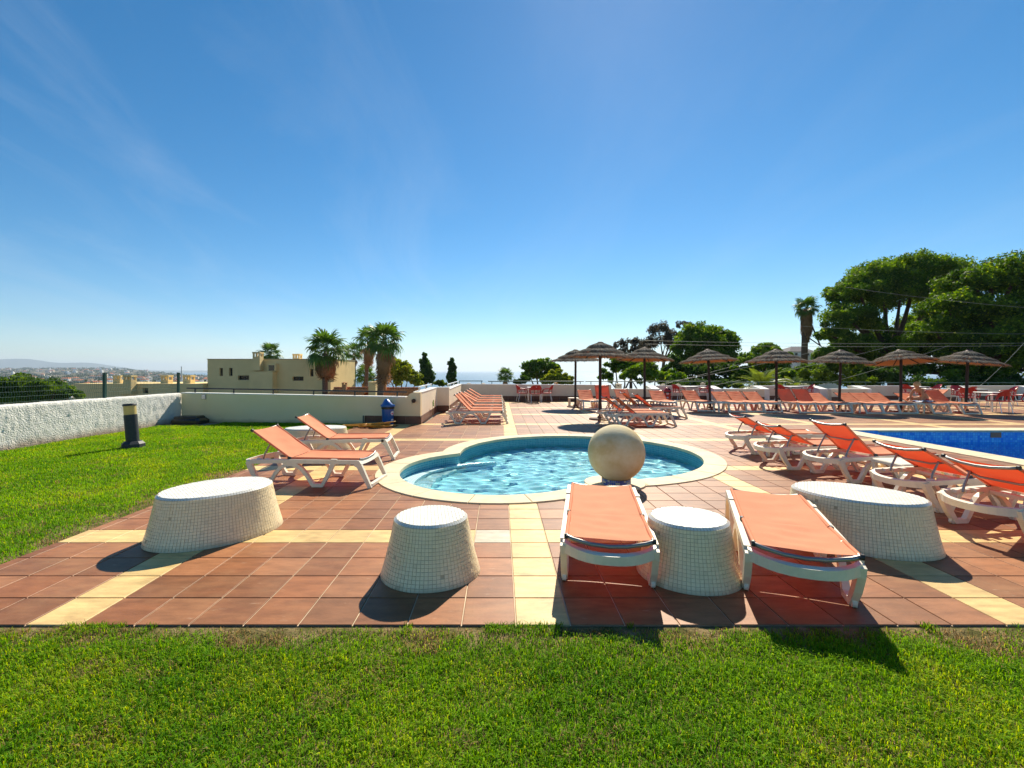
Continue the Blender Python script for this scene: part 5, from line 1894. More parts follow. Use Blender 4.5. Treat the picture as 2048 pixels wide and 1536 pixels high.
for i, (lab, lob, pal, Yh) in enumerate((
        ('clipped green hedge mound left of the white house', [(1590, 748, 24, 16), (1615, 738, 16, 12), (1575, 762, 20, 14)], DENSE, 38),
        ('long clipped hedge below the white house', [(1625, 752, 30, 18), (1660, 742, 34, 18), (1695, 736, 28, 20), (1640, 766, 40, 12), (1700, 760, 40, 16)], HEDGE, 33),
        ('dark hedge behind the third parasol from the right', [(1740, 752, 34, 22), (1775, 760, 34, 18), (1720, 768, 30, 12)], DARK, 34),
        ('low dark hedge under the huge dense tree', [(1840, 770, 44, 14), (1910, 772, 44, 14), (1980, 772, 44, 14), (2050, 770, 40, 16)], DARK, 33),
        ('low dark hedge behind the red bin bay', [(1350, 772, 24, 10), (1400, 772, 30, 11), (1455, 772, 30, 11)], DARK, 36))):
    tree('hedge', lab, Yh, lob, lob[0][0], 0.08, pal, 70, 9000, 0.10, 40 + i, cat='hedge', limbs=False, group='hedges behind the far wall')
# --- centre
tree('round_pine', 'round-headed pine behind the red table set', 60,
     [(1072, 735, 26, 18), (1095, 740, 24, 20), (1060, 752, 16, 16), (1088, 757, 26, 14)], 1078, 0.3, PINE, 80, 9000, 0.2, 50)
tree('round_pine', 'lower bright green pine right of the round-headed one', 52,
     [(1112, 755, 24, 14), (1130, 762, 18, 12), (1098, 764, 22, 10)], 1115, 0.25, YELL, 55, 6000, 0.17, 51)
tree('dark_shrub', 'small dark shrub left of the round-headed pine', 50, [(1048, 762, 14, 9), (1036, 766, 10, 6)], 1046, 0.1, DARK, 24, 2200, 0.15, 52, cat='shrub')
tree('dark_shrub', 'small shrub over the left corner of the far wall', 38, [(878, 768, 11, 7), (890, 770, 8, 5)], 880, 0.08, HEDGE, 22, 1800, 0.12, 53, cat='shrub')
tree('cypress_tree', 'broad dark cypress left of the far corner', 62, [(849, 714, 4, 8), (850, 724, 8, 11), (851, 738, 12, 14), (852, 752, 15, 13), (853, 763, 15, 10)], 852, 0.25, CYP, 80, 9000, 0.16, 54, flat=1.3)
tree('cypress_tree', 'slim dark cypress standing alone at the far left corner', 66, [(903, 721, 3, 6), (903, 730, 6, 10), (903, 742, 8, 11), (904, 754, 9, 11), (904, 763, 9, 8)], 903, 0.2, CYP, 70, 6000, 0.16, 55, flat=1.3)
tree('yellowish_tree', 'yellow-green leafy tree right of the tall palms', 50,
     [(800, 745, 26, 22), (815, 762, 28, 18), (778, 755, 20, 20), (785, 730, 16, 16), (832, 768, 14, 12)], 800, 0.22, YELL, 110, 12000, 0.15, 56)
# --- left
tree('dark_pine', 'low spreading pine behind the mesh fence at the left edge', 19.5,
     [(-40, 772, 60, 16), (30, 765, 46, 14), (80, 772, 44, 14), (20, 788, 60, 16), (110, 785, 40, 15), (138, 792, 26, 12), (60, 798, 60, 12), (-30, 798, 60, 14), (-100, 775, 60, 22)],
     20, 0.25, ((0.040, 0.095, 0.010), (0.17, 0.27, 0.02)), 330, 42000, 0.055, 57)

# ------------------------------------------------------------------ palms
def fan_frond_mesh(name, m, droop, seed, plen=1.0, fan=1.0, nseg=15):
    r = random.Random(seed)
    mb = MB()
    end = Vector((plen, 0, -0.10 * plen))
    mb.tube([(0, 0, 0), (plen * 0.5, 0, 0.02), end], [0.03, 0.022, 0.015], 5)
    for i in range(nseg):
        a = R(-118 + 236 * i / (nseg - 1)) + r.uniform(-0.04, 0.04)
        L = fan * (0.72 + 0.28 * math.cos(a * 0.8)) * r.uniform(0.88, 1.08)
        d = Vector((math.cos(a), math.sin(a), 0))
        s = Vector((-math.sin(a), math.cos(a), 0)) * 0.078 * fan
        zf = lambda f: -droop * (f ** 2.2) * L + 0.05 * math.sin(i * 2.6)
        p = [end + d * L * f + Vector((0, 0, zf(f))) for f in (0.0, 0.5, 0.8)]
        tip = end + d * L * 0.93 + Vector((0, 0, zf(1.0) - 0.16 * L * (0.5 + droop)))
        mb.add([p[0] - s * 0.15, p[0] + s * 0.15, p[1] + s, p[1] - s, p[2] + s * 0.6, p[2] - s * 0.6, tip], [(0, 1, 2, 3), (3, 2, 4, 5), (5, 4, 6)])
    return mb.mesh(name, m)
FR = [fan_frond_mesh('frond', M['frond'], d, i) for i, d in enumerate((0.25, 0.5, 0.8))]
FD = [fan_frond_mesh('dry_frond', M['frond_dry'], d, 9 + i, fan=0.8) for i, d in enumerate((0.7, 1.0))]

def fan_palm(label, Yd, base_px, crown_px, crown_r, seed, n_green=34, n_dry=16, skirt=0.0, trunk_r=0.2, tr_top=None, skirt_r=0.0, group='fan palms beyond the terrace', drywidth=1.0):
    r = random.Random(seed)
    k = Yd / FPX
    bx = (base_px - VX) * k
    bz = float(terr(bx, Yd)) - 0.3
    t = thing('fan_palm', label, 'palm tree', (bx, Yd, bz), 0, group)
    top = P(crown_px[0], crown_px[1], Yd) - Vector((bx, Yd, bz))
    mb = MB()
    q = [Vector((0, 0, 0)).lerp(top, f) + Vector((0.12 * math.sin(f * 3 + seed) * f * (1 - f) * 4, 0, 0)) for f in (0, .25, .5, .75, 1)]
    mb.tube(q, [trunk_r * 1.15, trunk_r, trunk_r * 0.95, trunk_r * 0.9, trunk_r * 0.85], 10)
    mb.build('trunk', M['palm_bark'], t)
    sc = crown_r * k / 1.95
    for i in range(n_green):
        f = (i + 0.5) / n_green
        el = R(84 - 112 * f ** 0.9 + r.uniform(-9, 9))
        az = i * 2.39996 + r.uniform(-0.2, 0.2)
        me = FR[0] if f < 0.35 else (FR[1] if f < 0.7 else FR[2])
        o = link('frond', me, t, top + Vector((0, 0, 0.1)))
        o.rotation_euler = (r.uniform(-0.35, 0.35), -el, az)
        s_ = sc * r.uniform(0.85, 1.12)
        o.scale = (s_, s_, s_)
    for i in range(n_dry):
        el = R(-34 - 50 * (i / max(1, n_dry)) + r.uniform(-8, 8))
        az = i * 2.39996 + r.uniform(-0.3, 0.3)
        o = link('dry_frond', FD[i % 2], t, top - Vector((0, 0, 0.15 + skirt * (i / max(1, n_dry)))))
        o.rotation_euler = (r.uniform(-0.3, 0.3), -el, az)
        s_ = sc * r.uniform(0.8, 1.05) * drywidth
        o.scale = (s_, s_, s_)
    if skirt_r:
        # dense thatch of dead leaves hugging the trunk
        mb = MB(); 
        for i in range(520):
            f = r.random()
            z = top.z - 0.1 - f * skirt
            a = r.uniform(0, 2 * math.pi)
            rad = skirt_r * (1.0 if f < 0.65 else 1 - (f - 0.65) / 0.35 * 0.62) * r.uniform(0.75, 1.05)
            L = r.uniform(0.5, 0.9) * skirt / 5
            w = r.uniform(0.05, 0.10)
            p0 = Vector((top.x + rad * math.cos(a), top.y + rad * math.sin(a), z))
            p1 = Vector((top.x + rad * 0.98 * math.cos(a + 0.06), top.y + rad * 0.98 * math.sin(a + 0.06), z - L))
            sd = Vector((-math.sin(a), math.cos(a), 0)) * w
            ou = Vector((math.cos(a), math.sin(a), 0)) * 0.05
            mb.add([p0 - sd - ou, p0 + sd - ou, p1 + sd * 0.6 + ou, p1 - sd * 0.6 + ou], [(0, 1, 2, 3)])
        prof = [(skirt_r * 0.36, top.z - skirt), (skirt_r * 0.6, top.z - skirt * 0.86), (skirt_r * 0.86, top.z - skirt * 0.6), (skirt_r * 0.9, top.z - skirt * 0.15), (skirt_r * 0.5, top.z)]
        mb.lathe(prof, 16, c=(top.x, top.y, 0))
        mb.build('skirt', M['frond_dry'], t)
    return t

fan_palm('bushy fan palm in front of the beige house', 41, 645, (652, 702), 48, 1, 34, 40, 0.8, 0.26)
fan_palm('tallest fan palm with long brown dead fronds, right of the beige house', 32.6, 752, (768, 684), 44, 2, 34, 48, 1.7, 0.24)
fan_palm('slimmer fan palm just left of the tallest one', 47, 730, (737, 682), 32, 3, 22, 30, 1.4, 0.2)
fan_palm('fan palm crown showing behind the beige house roof', 66, 540, (540, 708), 26, 4, 30, 6, 0.3, 0.25)
fan_palm('fan palm behind the right end of the beige house', 58, 706, (708, 706), 24, 5, 26, 6, 0.4, 0.22)
fan_palm('low fan palm between the tall trunks and the beige house', 54, 731, (731, 752), 26, 6, 30, 5, 0.3, 0.28)
fan_palm('small fan palm peeking over the end wall left of the red table set', 47, 1011, (1011, 752), 19, 7, 32, 8, 0.3, 0.22)
fan_palm('tall lone palm with a thick brown skirt and a small green top', 52, 1605, (1613, 618), 27, 8, 34, 8, 3.3, 0.36, None, 0.60, drywidth=0.55)

# cycad-like feather palm low behind the wall
def feather_mesh(seed):
    mb = MB(); r = random.Random(seed)
    pts = [Vector((1.9 * f, 0, 1.15 * f - 1.25 * f * f)) for f in [i / 12 for i in range(13)]]
    mb.tube(pts, [0.022 - 0.016 * i / 12 for i in range(13)], 4)
    for i in range(1, 34):
        f = 0.08 + 0.92 * i / 34
        p = Vector((1.9 * f, 0, 1.15 * f - 1.25 * f * f))
        L = 0.42 * math.sin(math.pi * min(0.15 + f * 0.85, 0.98)) + 0.06
        for s in (-1, 1):
            d = Vector((0.55, s * 0.8, -0.18 + r.uniform(-0.1, 0.1))).normalized()
            w = Vector((0.02, 0, 0.004))
            mb.add([p - w, p + w, p + d * L * 0.6 + w, p + d * L * 0.6 - w, p + d * L + Vector((0, 0, -0.05))], [(0, 1, 2, 3), (3, 2, 4)])
    return mb.mesh('frond', M['frond_yellow'])
FE = [feather_mesh(i) for i in range(3)]
def feather_palm(label, px, py, Yd, sc, n, seed):
    r = random.Random(seed)
    p = P(px, py, Yd)
    bz = float(terr(p.x, Yd))
    t = thing('feather_palm', label, 'palm', (p.x, Yd, bz), 0, 'low feather palms behind the far wall')
    mb = MB(); mb.tube([(0, 0, -0.2), (0, 0, p.z - bz)], [0.25, 0.2], 10); mb.build('trunk', M['palm_bark'], t)
    for i in range(n):
        o = link('frond', FE[i % 3], t, (0, 0, p.z - bz))
        el = 0.55 * math.sin(i * 1.7) + 0.25
        o.rotation_euler = (r.uniform(-0.2, 0.2), -el, i * 2.39996)
        s_ = sc * r.uniform(0.85, 1.1); o.scale = (s_, s_, s_)
feather_palm('low yellow-green feather palm behind the far wall near the middle parasols', 1525, 776, 28.5, 1.0, 26, 1)
feather_palm('smaller feather palm right of the yellow-green one', 1585, 778, 29, 0.6, 18, 2)

# ------------------------------------------------------------------ beige terraced house
HY = 45.0
hk = HY / FPX
def hx(px): return (px - VX) * hk
def hz(py): return CAM_H - (py - VY) * hk
house = thing('beige_house', 'flat roofed beige house with slot windows behind the cream garden wall', 'house', (hx(415), HY, hz(790)))
HO = Vector((hx(415), HY, hz(790)))
def face_with_holes(x0, x1, z0, z1, y, holes, depth, name, parent, m):
    """front wall at y with rectangular openings and reveals"""
    xs = sorted({x0, x1, *[h[0] for h in holes], *[h[1] for h in holes]})
    zs = sorted({z0, z1, *[h[2] for h in holes], *[h[3] for h in holes]})
    mb = MB()
    for i in range(len(xs) - 1):
        for j in range(len(zs) - 1):
            cx, cz = (xs[i] + xs[i + 1]) / 2, (zs[j] + zs[j + 1]) / 2
            if any(h[0] < cx < h[1] and h[2] < cz < h[3] for h in holes): continue
            mb.add([(xs[i], y, zs[j]), (xs[i + 1], y, zs[j]), (xs[i + 1], y, zs[j + 1]), (xs[i], y, zs[j + 1])], [(0, 1, 2, 3)])
    for a, b, c, d in holes:
        q = [(a, c), (b, c), (b, d), (a, d)]
        for k in range(4):
            p, r_ = q[k], q[(k + 1) % 4]
            mb.add([(p[0], y, p[1]), (p[0], y + depth, p[1]), (r_[0], y + depth, r_[1]), (r_[0], y, r_[1])], [(0, 1, 2, 3)])
    return mb.build(name, m, parent)
HOLES = []
for a, b, c, d in ((439, 445.5, 736, 752), (458, 465, 736, 752), (476, 498, 751, 760), (585, 607, 753, 761.5), (620, 627, 738, 753), (641, 646.5, 738.5, 753)):
    HOLES.append((hx(a) - HO.x, hx(b) - HO.x, hz(d) - HO.z, hz(c) - HO.z))
WX1 = hx(668) - HO.x
ZT = hz(719) - HO.z
face_with_holes(0, WX1, -6, ZT, 0, HOLES, 0.35, 'wall', house, M['house'])
mb = MB()
mb.add([(0, 0, -6), (0, 6.5, -6), (0, 6.5, ZT), (0, 0, ZT)], [(0, 1, 2, 3)])
mb.add([(WX1, 0, -6), (WX1, 6.5, -6), (WX1, 6.5, ZT), (WX1, 0, ZT)], [(0, 1, 2, 3)])
mb.add([(0, 6.5, -6), (WX1, 6.5, -6), (WX1, 6.5, ZT), (0, 6.5, ZT)], [(0, 1, 2, 3)])
mb.add([(0, 0, ZT - 0.15), (WX1, 0, ZT - 0.15), (WX1, 6.5, ZT - 0.15), (0, 6.5, ZT - 0.15)], [(0, 1, 2, 3)])
mb.build('wall', M['house'], house)
mb = MB(); 
for (x0, x1, y0, y1) in ((-0.04, WX1 + 0.04, -0.04, 0.22), (-0.04, WX1 + 0.04, 6.3, 6.54), (-0.04, 0.2, 0.22, 6.3), (WX1 - 0.2, WX1 + 0.04, 0.22, 6.3)):
    mb.box(x0, x1, y0, y1, ZT + 0.002, ZT + 0.07)
mb.build('parapet_cap', M['house_trim'], house)
for i, h in enumerate(HOLES):
    mb = MB(); a, b, c, d = h; f = 0.05
    for q in ((a, b, c, c + f), (a, b, d - f, d), (a, a + f, c + f, d - f), (b - f, b, c + f, d - f)):
        mb.box(q[0], q[1], 0.27, 0.33, q[2], q[3])
    if b - a > 0.7: mb.box((a + b) / 2 - 0.025, (a + b) / 2 + 0.025, 0.27, 0.33, c + f, d - f)
    w = mb.build('window', M['frame'], house)
    mb = MB(); mb.add([(a, 0.31, c), (b, 0.31, c), (b, 0.31, d), (a, 0.31, d)], [(0, 1, 2, 3)])
    mb.build('pane', M['glass'], w)
# projecting lower block and its niche
bx0, bx1 = hx(509) - HO.x, hx(554) - HO.x
mb = MB(); mb.box(bx0, bx1, -0.9, -0.003, -6, hz(743) - HO.z); mb.build('bay', M['house'], house)
mb = MB(); mb.box(hx(541) - HO.x, hx(557) - HO.x, -0.62, -0.004, hz(742.5) - HO.z, hz(727) - HO.z); b_ = mb.build('roof_box', M['house'], house)
mb = MB(); mb.box(hx(543.5) - HO.x, hx(555) - HO.x, -0.628, -0.62, hz(741.5) - HO.z, hz(730.5) - HO.z); mb.build('opening', M['glass'], b_)
def flue(cx, top, wid, base, flare, parent, y=-0.45, dx=0.0):
    """chimney with a flared curved foot and an open cap"""
    x0, x1 = hx(cx - wid / 2) - HO.x, hx(cx + wid / 2) - HO.x
    zt, zb = hz(top) - HO.z, hz(base) - HO.z
    n = 8
    prof = [(x0 - flare * hk * (1 - i / n) ** 2.2, zb + (zt - 0.45 - zb) * (i / n)) for i in range(n + 1)]
    mb = MB()
    vs, fs = [], []
    for (xl, z) in prof:
        vs += [(xl, y - 0.35, z), (x1, y - 0.35, z), (x1, y + 0.35, z), (xl, y + 0.35, z)]
    for i in range(n):
        for k in range(4):
            j = (k + 1) % 4
            fs.append((i * 4 + k, i * 4 + j, i * 4 + 4 + j, i * 4 + 4 + k))
    fs.append((n * 4, n * 4 + 1, n * 4 + 2, n * 4 + 3))
    mb.add(vs, fs)
    o = mb.build('chimney', M['house'], parent)
    mb = MB()
    w = (x1 - x0)
    for q in range(2):
        for s in range(2):
            xx = x0 + (0.0 if q == 0 else w - 0.14); yy = y - 0.35 if s == 0 else y + 0.21
            mb.box(xx, xx + 0.14, yy, yy + 0.14, zt - 0.45, zt - 0.15)
    mb.box(x0 + w / 2 - 0.06, x0 + w / 2 + 0.06, y - 0.35, y - 0.21, zt - 0.449, zt - 0.151)
    mb.box(x0 - 0.03, x1 + 0.03, y - 0.38, y + 0.38, zt - 0.15, zt)
    mb.build('chimney_cap', M['house'], o)
    return o
flue(521, 704.5, 14, 741, 10, house, -0.45)
flue(572.5, 706, 14, 724, 0, house, 2.5)
# door and recess at the right foot of the facade
mb = MB(); mb.box(hx(655) - HO.x, hx(668) - HO.x, -0.9, -0.003, -6, hz(764) - HO.z); mb.build('porch', M['house'], house)

# low wing to the left with curved chimneys
wing = thing('beige_house', 'low beige terrace wing with four chimneys behind the mesh fence', 'house', (0, 0, 0))
wx0, wx1 = hx(158), hx(414)
o_ = HO.copy(); HO = Vector((0, HY - 0.6, 0))
hh = [(hx(295), hx(306), hz(786), hz(776))]
face_with_holes(wx0, wx1, -6, hz(767), HY - 0.6, hh, 0.4, 'wall', wing, M['house'])
mb = MB(); mb.add([(hh[0][0], HY - 0.25, hh[0][2]), (hh[0][1], HY - 0.25, hh[0][2]), (hh[0][1], HY - 0.25, hh[0][3]), (hh[0][0], HY - 0.25, hh[0][3])], [(0, 1, 2, 3)])
wmb = MB()
for q in ((hh[0][0], hh[0][0] + 0.05), (hh[0][1] - 0.05, hh[0][1])): wmb.box(q[0], q[1], HY - 0.32, HY - 0.27, hh[0][2], hh[0][3])
wnd = wmb.build('window', M['frame'], wing)
mb.build('pane', M['glass'], wnd)
mb = MB()
zt = hz(767)
mb.add([(wx0, HY - 0.6, -6), (wx0, HY + 7, -6), (wx0, HY + 7, zt), (wx0, HY - 0.6, zt)], [(3, 2, 1, 0)])
mb.add([(wx0, HY - 0.6, zt), (wx1, HY - 0.6, zt), (wx1, HY + 7, zt), (wx0, HY + 7, zt)], [(0, 1, 2, 3)])
mb.add([(wx1, HY - 0.6, -6), (wx1, HY + 7, -6), (wx1, HY + 7, zt), (wx1, HY - 0.6, zt)], [(0, 1, 2, 3)])
mb.build('wall', M['house'], wing)
HO = Vector((0, 0, 0))
for cx, fl_ in ((229, 0), (276, 16), (325, 0), (370, 0)):
    flue(cx, 750.5, 15, 787 if fl_ else 768, fl_, wing, HY - 0.97 if fl_ else HY + 0.6)
HO = o_

# red roofs right of the house
def tiled_roof(label, px0, px1, py_ridge, Yr, Ye, z_e, nrows=16):
    t = thing('tiled_roof_house', label, 'house')
    zr = P(0, py_ridge, Yr).z
    x0, x1 = (px0 - VX) * Yr / FPX, (px1 - VX) * Yr / FPX
    pitch = 0.21
    nc = int((x1 - x0) / pitch)
    V, Q = [], []
    per = 6
    for j in range(nrows + 1):
        for half in (0, 1):
            f = (j + (0.0 if half == 0 else 0.97)) / nrows
            if f > 1: continue
            lift = 0.03 if half == 1 else 0.0
            y = Yr + (Ye - Yr) * f
            zz = zr + (z_e - zr) * f
            for i in range(nc * per + 1):
                ph = (i % per) / per
                h = abs(math.sin(math.pi * ph)) * 0.05
                V.append((x0 + i * pitch / per, y, zz + h + lift))
    W = nc * per + 1
    nr_ = len(V) // W
    for r_ in range(nr_ - 1):
        for i in range(W - 1):
            Q.append((r_ * W + i, (r_ + 1) * W + i, (r_ + 1) * W + i + 1, r_ * W + i + 1))
    o = link('roof', np_mesh('roof', V, Q, None, M['roof'], smooth=False), t)
    mb = MB(); n = int((x1 - x0) / 0.42)
    for i in range(n):
        a = x0 + (x1 - x0) * i / n
        mb.tube([(a, Yr, zr + 0.06), (a + (x1 - x0) / n * 1.02, Yr, zr + 0.07)], [0.085, 0.1], 8)
    mb.build('ridge_tiles', M['farroof'], o)
    mb = MB()
    mb.box(x0 + 0.1, x1 - 0.1, Ye + 0.25, 2 * Yr - Ye, -8, z_e - 0.05)
    mb.build('wall', M['house'], t)
    mb = MB(); mb.add([(x0, Yr, zr - 0.02), (x1, Yr, zr - 0.02), (x1, 2 * Yr - Ye, z_e), (x0, 2 * Yr - Ye, z_e)], [(0, 1, 2, 3)])
    mb.build('roof', M['roof'], t)
    return t, x0, x1, zr
t1, *_ = tiled_roof('house with red pantile roof between the bushy palm and the tall palms', 668, 742, 777.5, 38, 34.6, -0.92)
t2, *_ = tiled_roof('house with red pantile roof below the yellow-green tree', 757, 840, 778, 38, 34.6, -0.92)
def stack(label, px0, px1, py0, Yd, m, parent=None, group=None, z0=-4):
    a, b = P(px0, py0, Yd), P(px1, py0, Yd)
    w = b.x - a.x
    t = parent if parent is not None else thing('chimney_stack', label, 'chimney', ((a.x + b.x) / 2, Yd, 0), 0, group)
    loc = ((a.x + b.x) / 2, Yd, 0) if parent is not None else (0, 0, 0)
    mb = MB(); mb.box(-w / 2, w / 2, -w / 2, w / 2, z0, a.z - w * 0.55)
    st = mb.build('chimney' if parent is not None else 'shaft', m, t, loc)
    mb = MB()
    for sx in (-1, 1):
        for sy in (-1, 1):
            mb.box(sx * w / 2 - (0.22 * w if sx > 0 else 0), sx * w / 2 + (0 if sx > 0 else 0.22 * w), sy * w / 2 - (0.22 * w if sy > 0 else 0), sy * w / 2 + (0 if sy > 0 else 0.22 * w), a.z - w * 0.55, a.z - w * 0.2)
    mb.box(-w * 0.56, w * 0.56, -w * 0.56, w * 0.56, a.z - w * 0.2, a.z - w * 0.08)
    mb.lathe([(w * 0.5, a.z - w * 0.08), (w * 0.3, a.z), (0.01, a.z + 0.02)], 10)
    mb.build('chimney_cap', m, st if parent is not None else t)
stack('', 685, 693, 764.5, 37.6, M['brickorange'], t1)
stack('', 764.5, 772.5, 762.5, 37.6, M['brickorange'], t2)
mb = MB(); a, b = P(742.5, 765, 36), P(756.5, 765, 36); mb.box(a.x, b.x, 35.2, 37.8, -6, a.z)
mb.box(a.x - 0.03, b.x + 0.03, 35.17, 37.83, a.z + 0.002, a.z + 0.06)
tag(mb.build('pier_wall', M['house']), 'beige party wall pier between the two red roofs', 'wall')
gch = 'cream chimneys peeping over the far wall'
stack('cream chimney with two slots above the low wall left of the red bin', 1231, 1242, 767, 31, M['creamhouse'], None, gch)
stack('cream chimney just left above the red bin bay', 1322, 1331, 768, 33, M['creamhouse'], None, gch)
stack('cream chimney above the red chairs beside the red bin', 1352, 1360, 768, 33, M['creamhouse'], None, gch)
stack('cream domed chimney left of the leaning parasol pole', 1402, 1409, 765.5, 33, M['creamhouse'], None, gch)
stack('small cream chimney over the end wall behind the left lounger row', 934, 941, 766, 31, M['creamhouse'], None, gch)
stack('small cream chimney over the end wall nearest the left corner railing gap', 963, 970, 766.5, 31, M['creamhouse'], None, gch)
stack('small orange chimney over the end wall right of the red table set', 1108, 1115, 765.5, 31, M['brickorange'], None, gch)

# white windmill-like house on the right
wm = P(1622, 735, 60)
k6 = 60 / FPX
whs = thing('white_house', 'white house with a grey hipped roof beside the skirted palm', 'house', (wm.x, 60, wm.z))
mb = MB(); mb.box(-28 * k6, 55 * k6, 0, 6, -8, 22 * k6 - 0.0); mb.box(-28.5 * k6, 55.5 * k6, -0.05, 6.05, 22 * k6 + 0.002, 23.2 * k6)
mb.build('wall', M['whitehouse'], whs)
mb = MB(); mb.box(-32 * k6, 18 * k6, 1.2, 5.2, 23.4 * k6, 33 * k6); up_ = mb.build('upper_storey', M['whitehouse'], whs)
mb = MB()
x0, x1, z0, z1 = -33 * k6, 19 * k6, 33.1 * k6, 44 * k6
mb.add([(x0, 1.0, z0), (x1, 1.0, z0), (x1, 5.4, z0), (x0, 5.4, z0), (x0 + 22 * k6, 3.0, z1), (x1 - 8 * k6, 3.0, z1)], [(0, 1, 5, 4), (1, 2, 5), (2, 3, 4, 5), (3, 0, 4), (3, 2, 1, 0)])
mb.build('roof', M['greyroof'], up_)
mb = MB()
for a, b in ((6, 9), (-20, -15)):
    mb.box(a * k6, b * k6, 1.16, 1.198, 25 * k6, 30 * k6)
mb.build('window', M['glass'], up_)
mst = thing('leaning_mast', 'two thin slanting poles beside the skirted palm', 'mast', (P(1640, 690, 58).x, 58, P(0, 690, 58).z))
mb = MB(); mb.tube([(0, 0, 0), P(1622, 647, 58) - P(1640, 690, 58) + Vector((0, 0, 0))], 0.09, 6); mb.build('pole', M['wood'], mst)
mb = MB(); mb.tube([(0.2, 0, -0.2), P(1611, 671, 58) - P(1640, 690, 58)], 0.07, 6); mb.build('pole', M['wood'], mst)

# cables strung across the trees
gcab = 'thin pale cables strung across behind the far wall'
cabs = [((1290, 681), (2060, 686), 30, 30, 'thin cable running level across the trees, upper of the level pair'),
        ((1290, 688), (2060, 691), 30, 30, 'thin cable running level across the trees, lower of the level pair'),
        ((1225, 790), (1500, 722), 27, 31, 'thin cable rising right from the parasol beyond the stone ball'),
        ((1330, 765), (1640, 700), 28, 32, 'thin cable rising right past the leaning parasol'),
        ((1420, 772), (1790, 690), 28, 33, 'thin cable rising right in front of the feather palm'),
        ((1640, 770), (1900, 690), 27, 33, 'thin cable rising right below the huge dense tree'),
        ((1690, 574), (2060, 616), 33, 30, 'thin cable descending right over the domed pine crown'),
        ((1600, 652), (2060, 668), 34, 31, 'thin cable across the skirt of the lone palm'),
        ((1960, 772), (2060, 672), 25, 28, 'thin stay cable at the right edge by the rightmost parasol')]
for (a, b, ya, yb, lab) in cabs:
    p, q = P(*a, ya), P(*b, yb)
    pts = [p.lerp(q, f) - Vector((0, 0, 0.12 * 4 * f * (1 - f))) for f in [i / 12 for i in range(13)]]
    mb = MB(); mb.tube(pts, 0.0085, 4)
    tag(mb.build('cable', M['cable']), lab, 'cable', gcab)

# ------------------------------------------------------------------ far town
HM = []
for i in range(10):
    r = random.Random(100 + i)
    mb = MB()
    w, d, h = r.uniform(10, 22), r.uniform(9, 14), r.uniform(4.5, 8.5)
    mb.box(-w / 2, w / 2, -d / 2, d / 2, -6, h, 0)
    if i % 5 < 3:
        rh = r.uniform(1.6, 2.6); e = 0.5
        mb.add([(-w / 2 - e, -d / 2 - e, h + .02), (w / 2 + e, -d / 2 - e, h + .02), (w / 2 + e, d / 2 + e, h + .02), (-w / 2 - e, d / 2 + e, h + .02), (-w / 2 + d / 3, 0, h + rh), (w / 2 - d / 3, 0, h + rh)],
               [(0, 1, 5, 4), (1, 2, 5), (2, 3, 4, 5), (3, 0, 4), (3, 2, 1, 0)], 1)
    else:
        mb.box(-w / 2 - 0.1, w / 2 + 0.1, -d / 2 - 0.1, d / 2 + 0.1, h + 0.02, h + 0.6, 0)
        mb.box(-w / 5, w / 4, -d / 4, d / 4, h + 0.62, h + 2.8, 0)
    for q in range(int(w / 3.2)):
        x = -w / 2 + 1.4 + q * 3.1
        mb.box(x, x + 1.2, -d / 2 - 0.06, -d / 2 - 0.01, 1.6, 3.2, 2)
    HM.append(mb.mesh('distant_house', [M['whitehouse'] if i % 3 else M['creamhouse'], M['farroof'], M['glass']]))
r = random.Random(77)
cnt = 0
for i in range(270):
    u = r.random()
    Yd = 560 + 3300 * u ** 1.5
    px = r.uniform(-60, 418)
    if px > 330 and Yd > 2600: continue
    X_ = (px - VX) * Yd / FPX
    o = link('distant_house', HM[r.randrange(10)], None, (X_, Yd, float(terr(X_, Yd)) + 1), (0, 0, r.uniform(-0.5, 0.5)))
    s_ = r.uniform(0.8, 1.5); o.scale = (s_, s_, s_ * r.uniform(0.9, 1.4))
    hi = int(o.data.name.split('.')[-1]) if '.' in o.data.name else 0
    tag(o, 'tiny far %s house with %s in the town beyond the mesh fence' % ('white' if hi % 3 else 'cream', 'an orange hipped roof' if hi % 5 < 3 else 'a flat stepped roof'), 'house', 'houses of the distant town')
# scattered far trees between the houses
g = np.random.default_rng(5)
VV, CC = [], []
n = 900
Yd = 420 + 3900 * g.random(n) ** 1.4
px = g.uniform(-80, 700, n)
X_ = (px - VX) * Yd / FPX
Zt = terr(X_, Yd)
ok = Zt > -44
X_, Yd, Zt = X_[ok], Yd[ok], Zt[ok]
for x, y, z in zip(X_, Yd, Zt):
    m_ = 46
    rad = g.uniform(4, 9)
    p = np.array([x, y, z + rad * 0.6]) + g.normal(size=(m_, 3)) * np.array([rad * 1.3, rad * 1.3, rad * 0.45])
    e1 = g.normal(size=(m_, 3)); e1 /= np.linalg.norm(e1, axis=1)[:, None]
    e2 = np.cross(e1, g.normal(size=(m_, 3))); e2 /= np.linalg.norm(e2, axis=1)[:, None]
    s = rad * 0.42
    VV.append(np.stack([p - e1 * s, p + e2 * s, p + e1 * s, p - e2 * s], 1).reshape(-1, 3))
    CC.append(np.tile(np.array([0.025, 0.045, 0.018]) * g.uniform(0.7, 1.6), (m_ * 4, 1)))
V = np.concatenate(VV); C = np.concatenate(CC)
tag(link('distant_trees', np_mesh('distant_trees', V, np.arange(len(V)).reshape(-1, 4), None, M['leaf'], C)), 'dark trees scattered through the distant town', 'trees', kind='stuff')
mst2 = MB(); p = P(363, 752, 120); mst2.tube([(p.x, 120, float(terr(p.x, 120))), (p.x, 120, P(0, 733, 120).z)], [0.3, 0.12], 8)
tag(mst2.build('flag_pole', M['whitehouse']), 'thin pale mast rising behind the right fence post', 'mast')

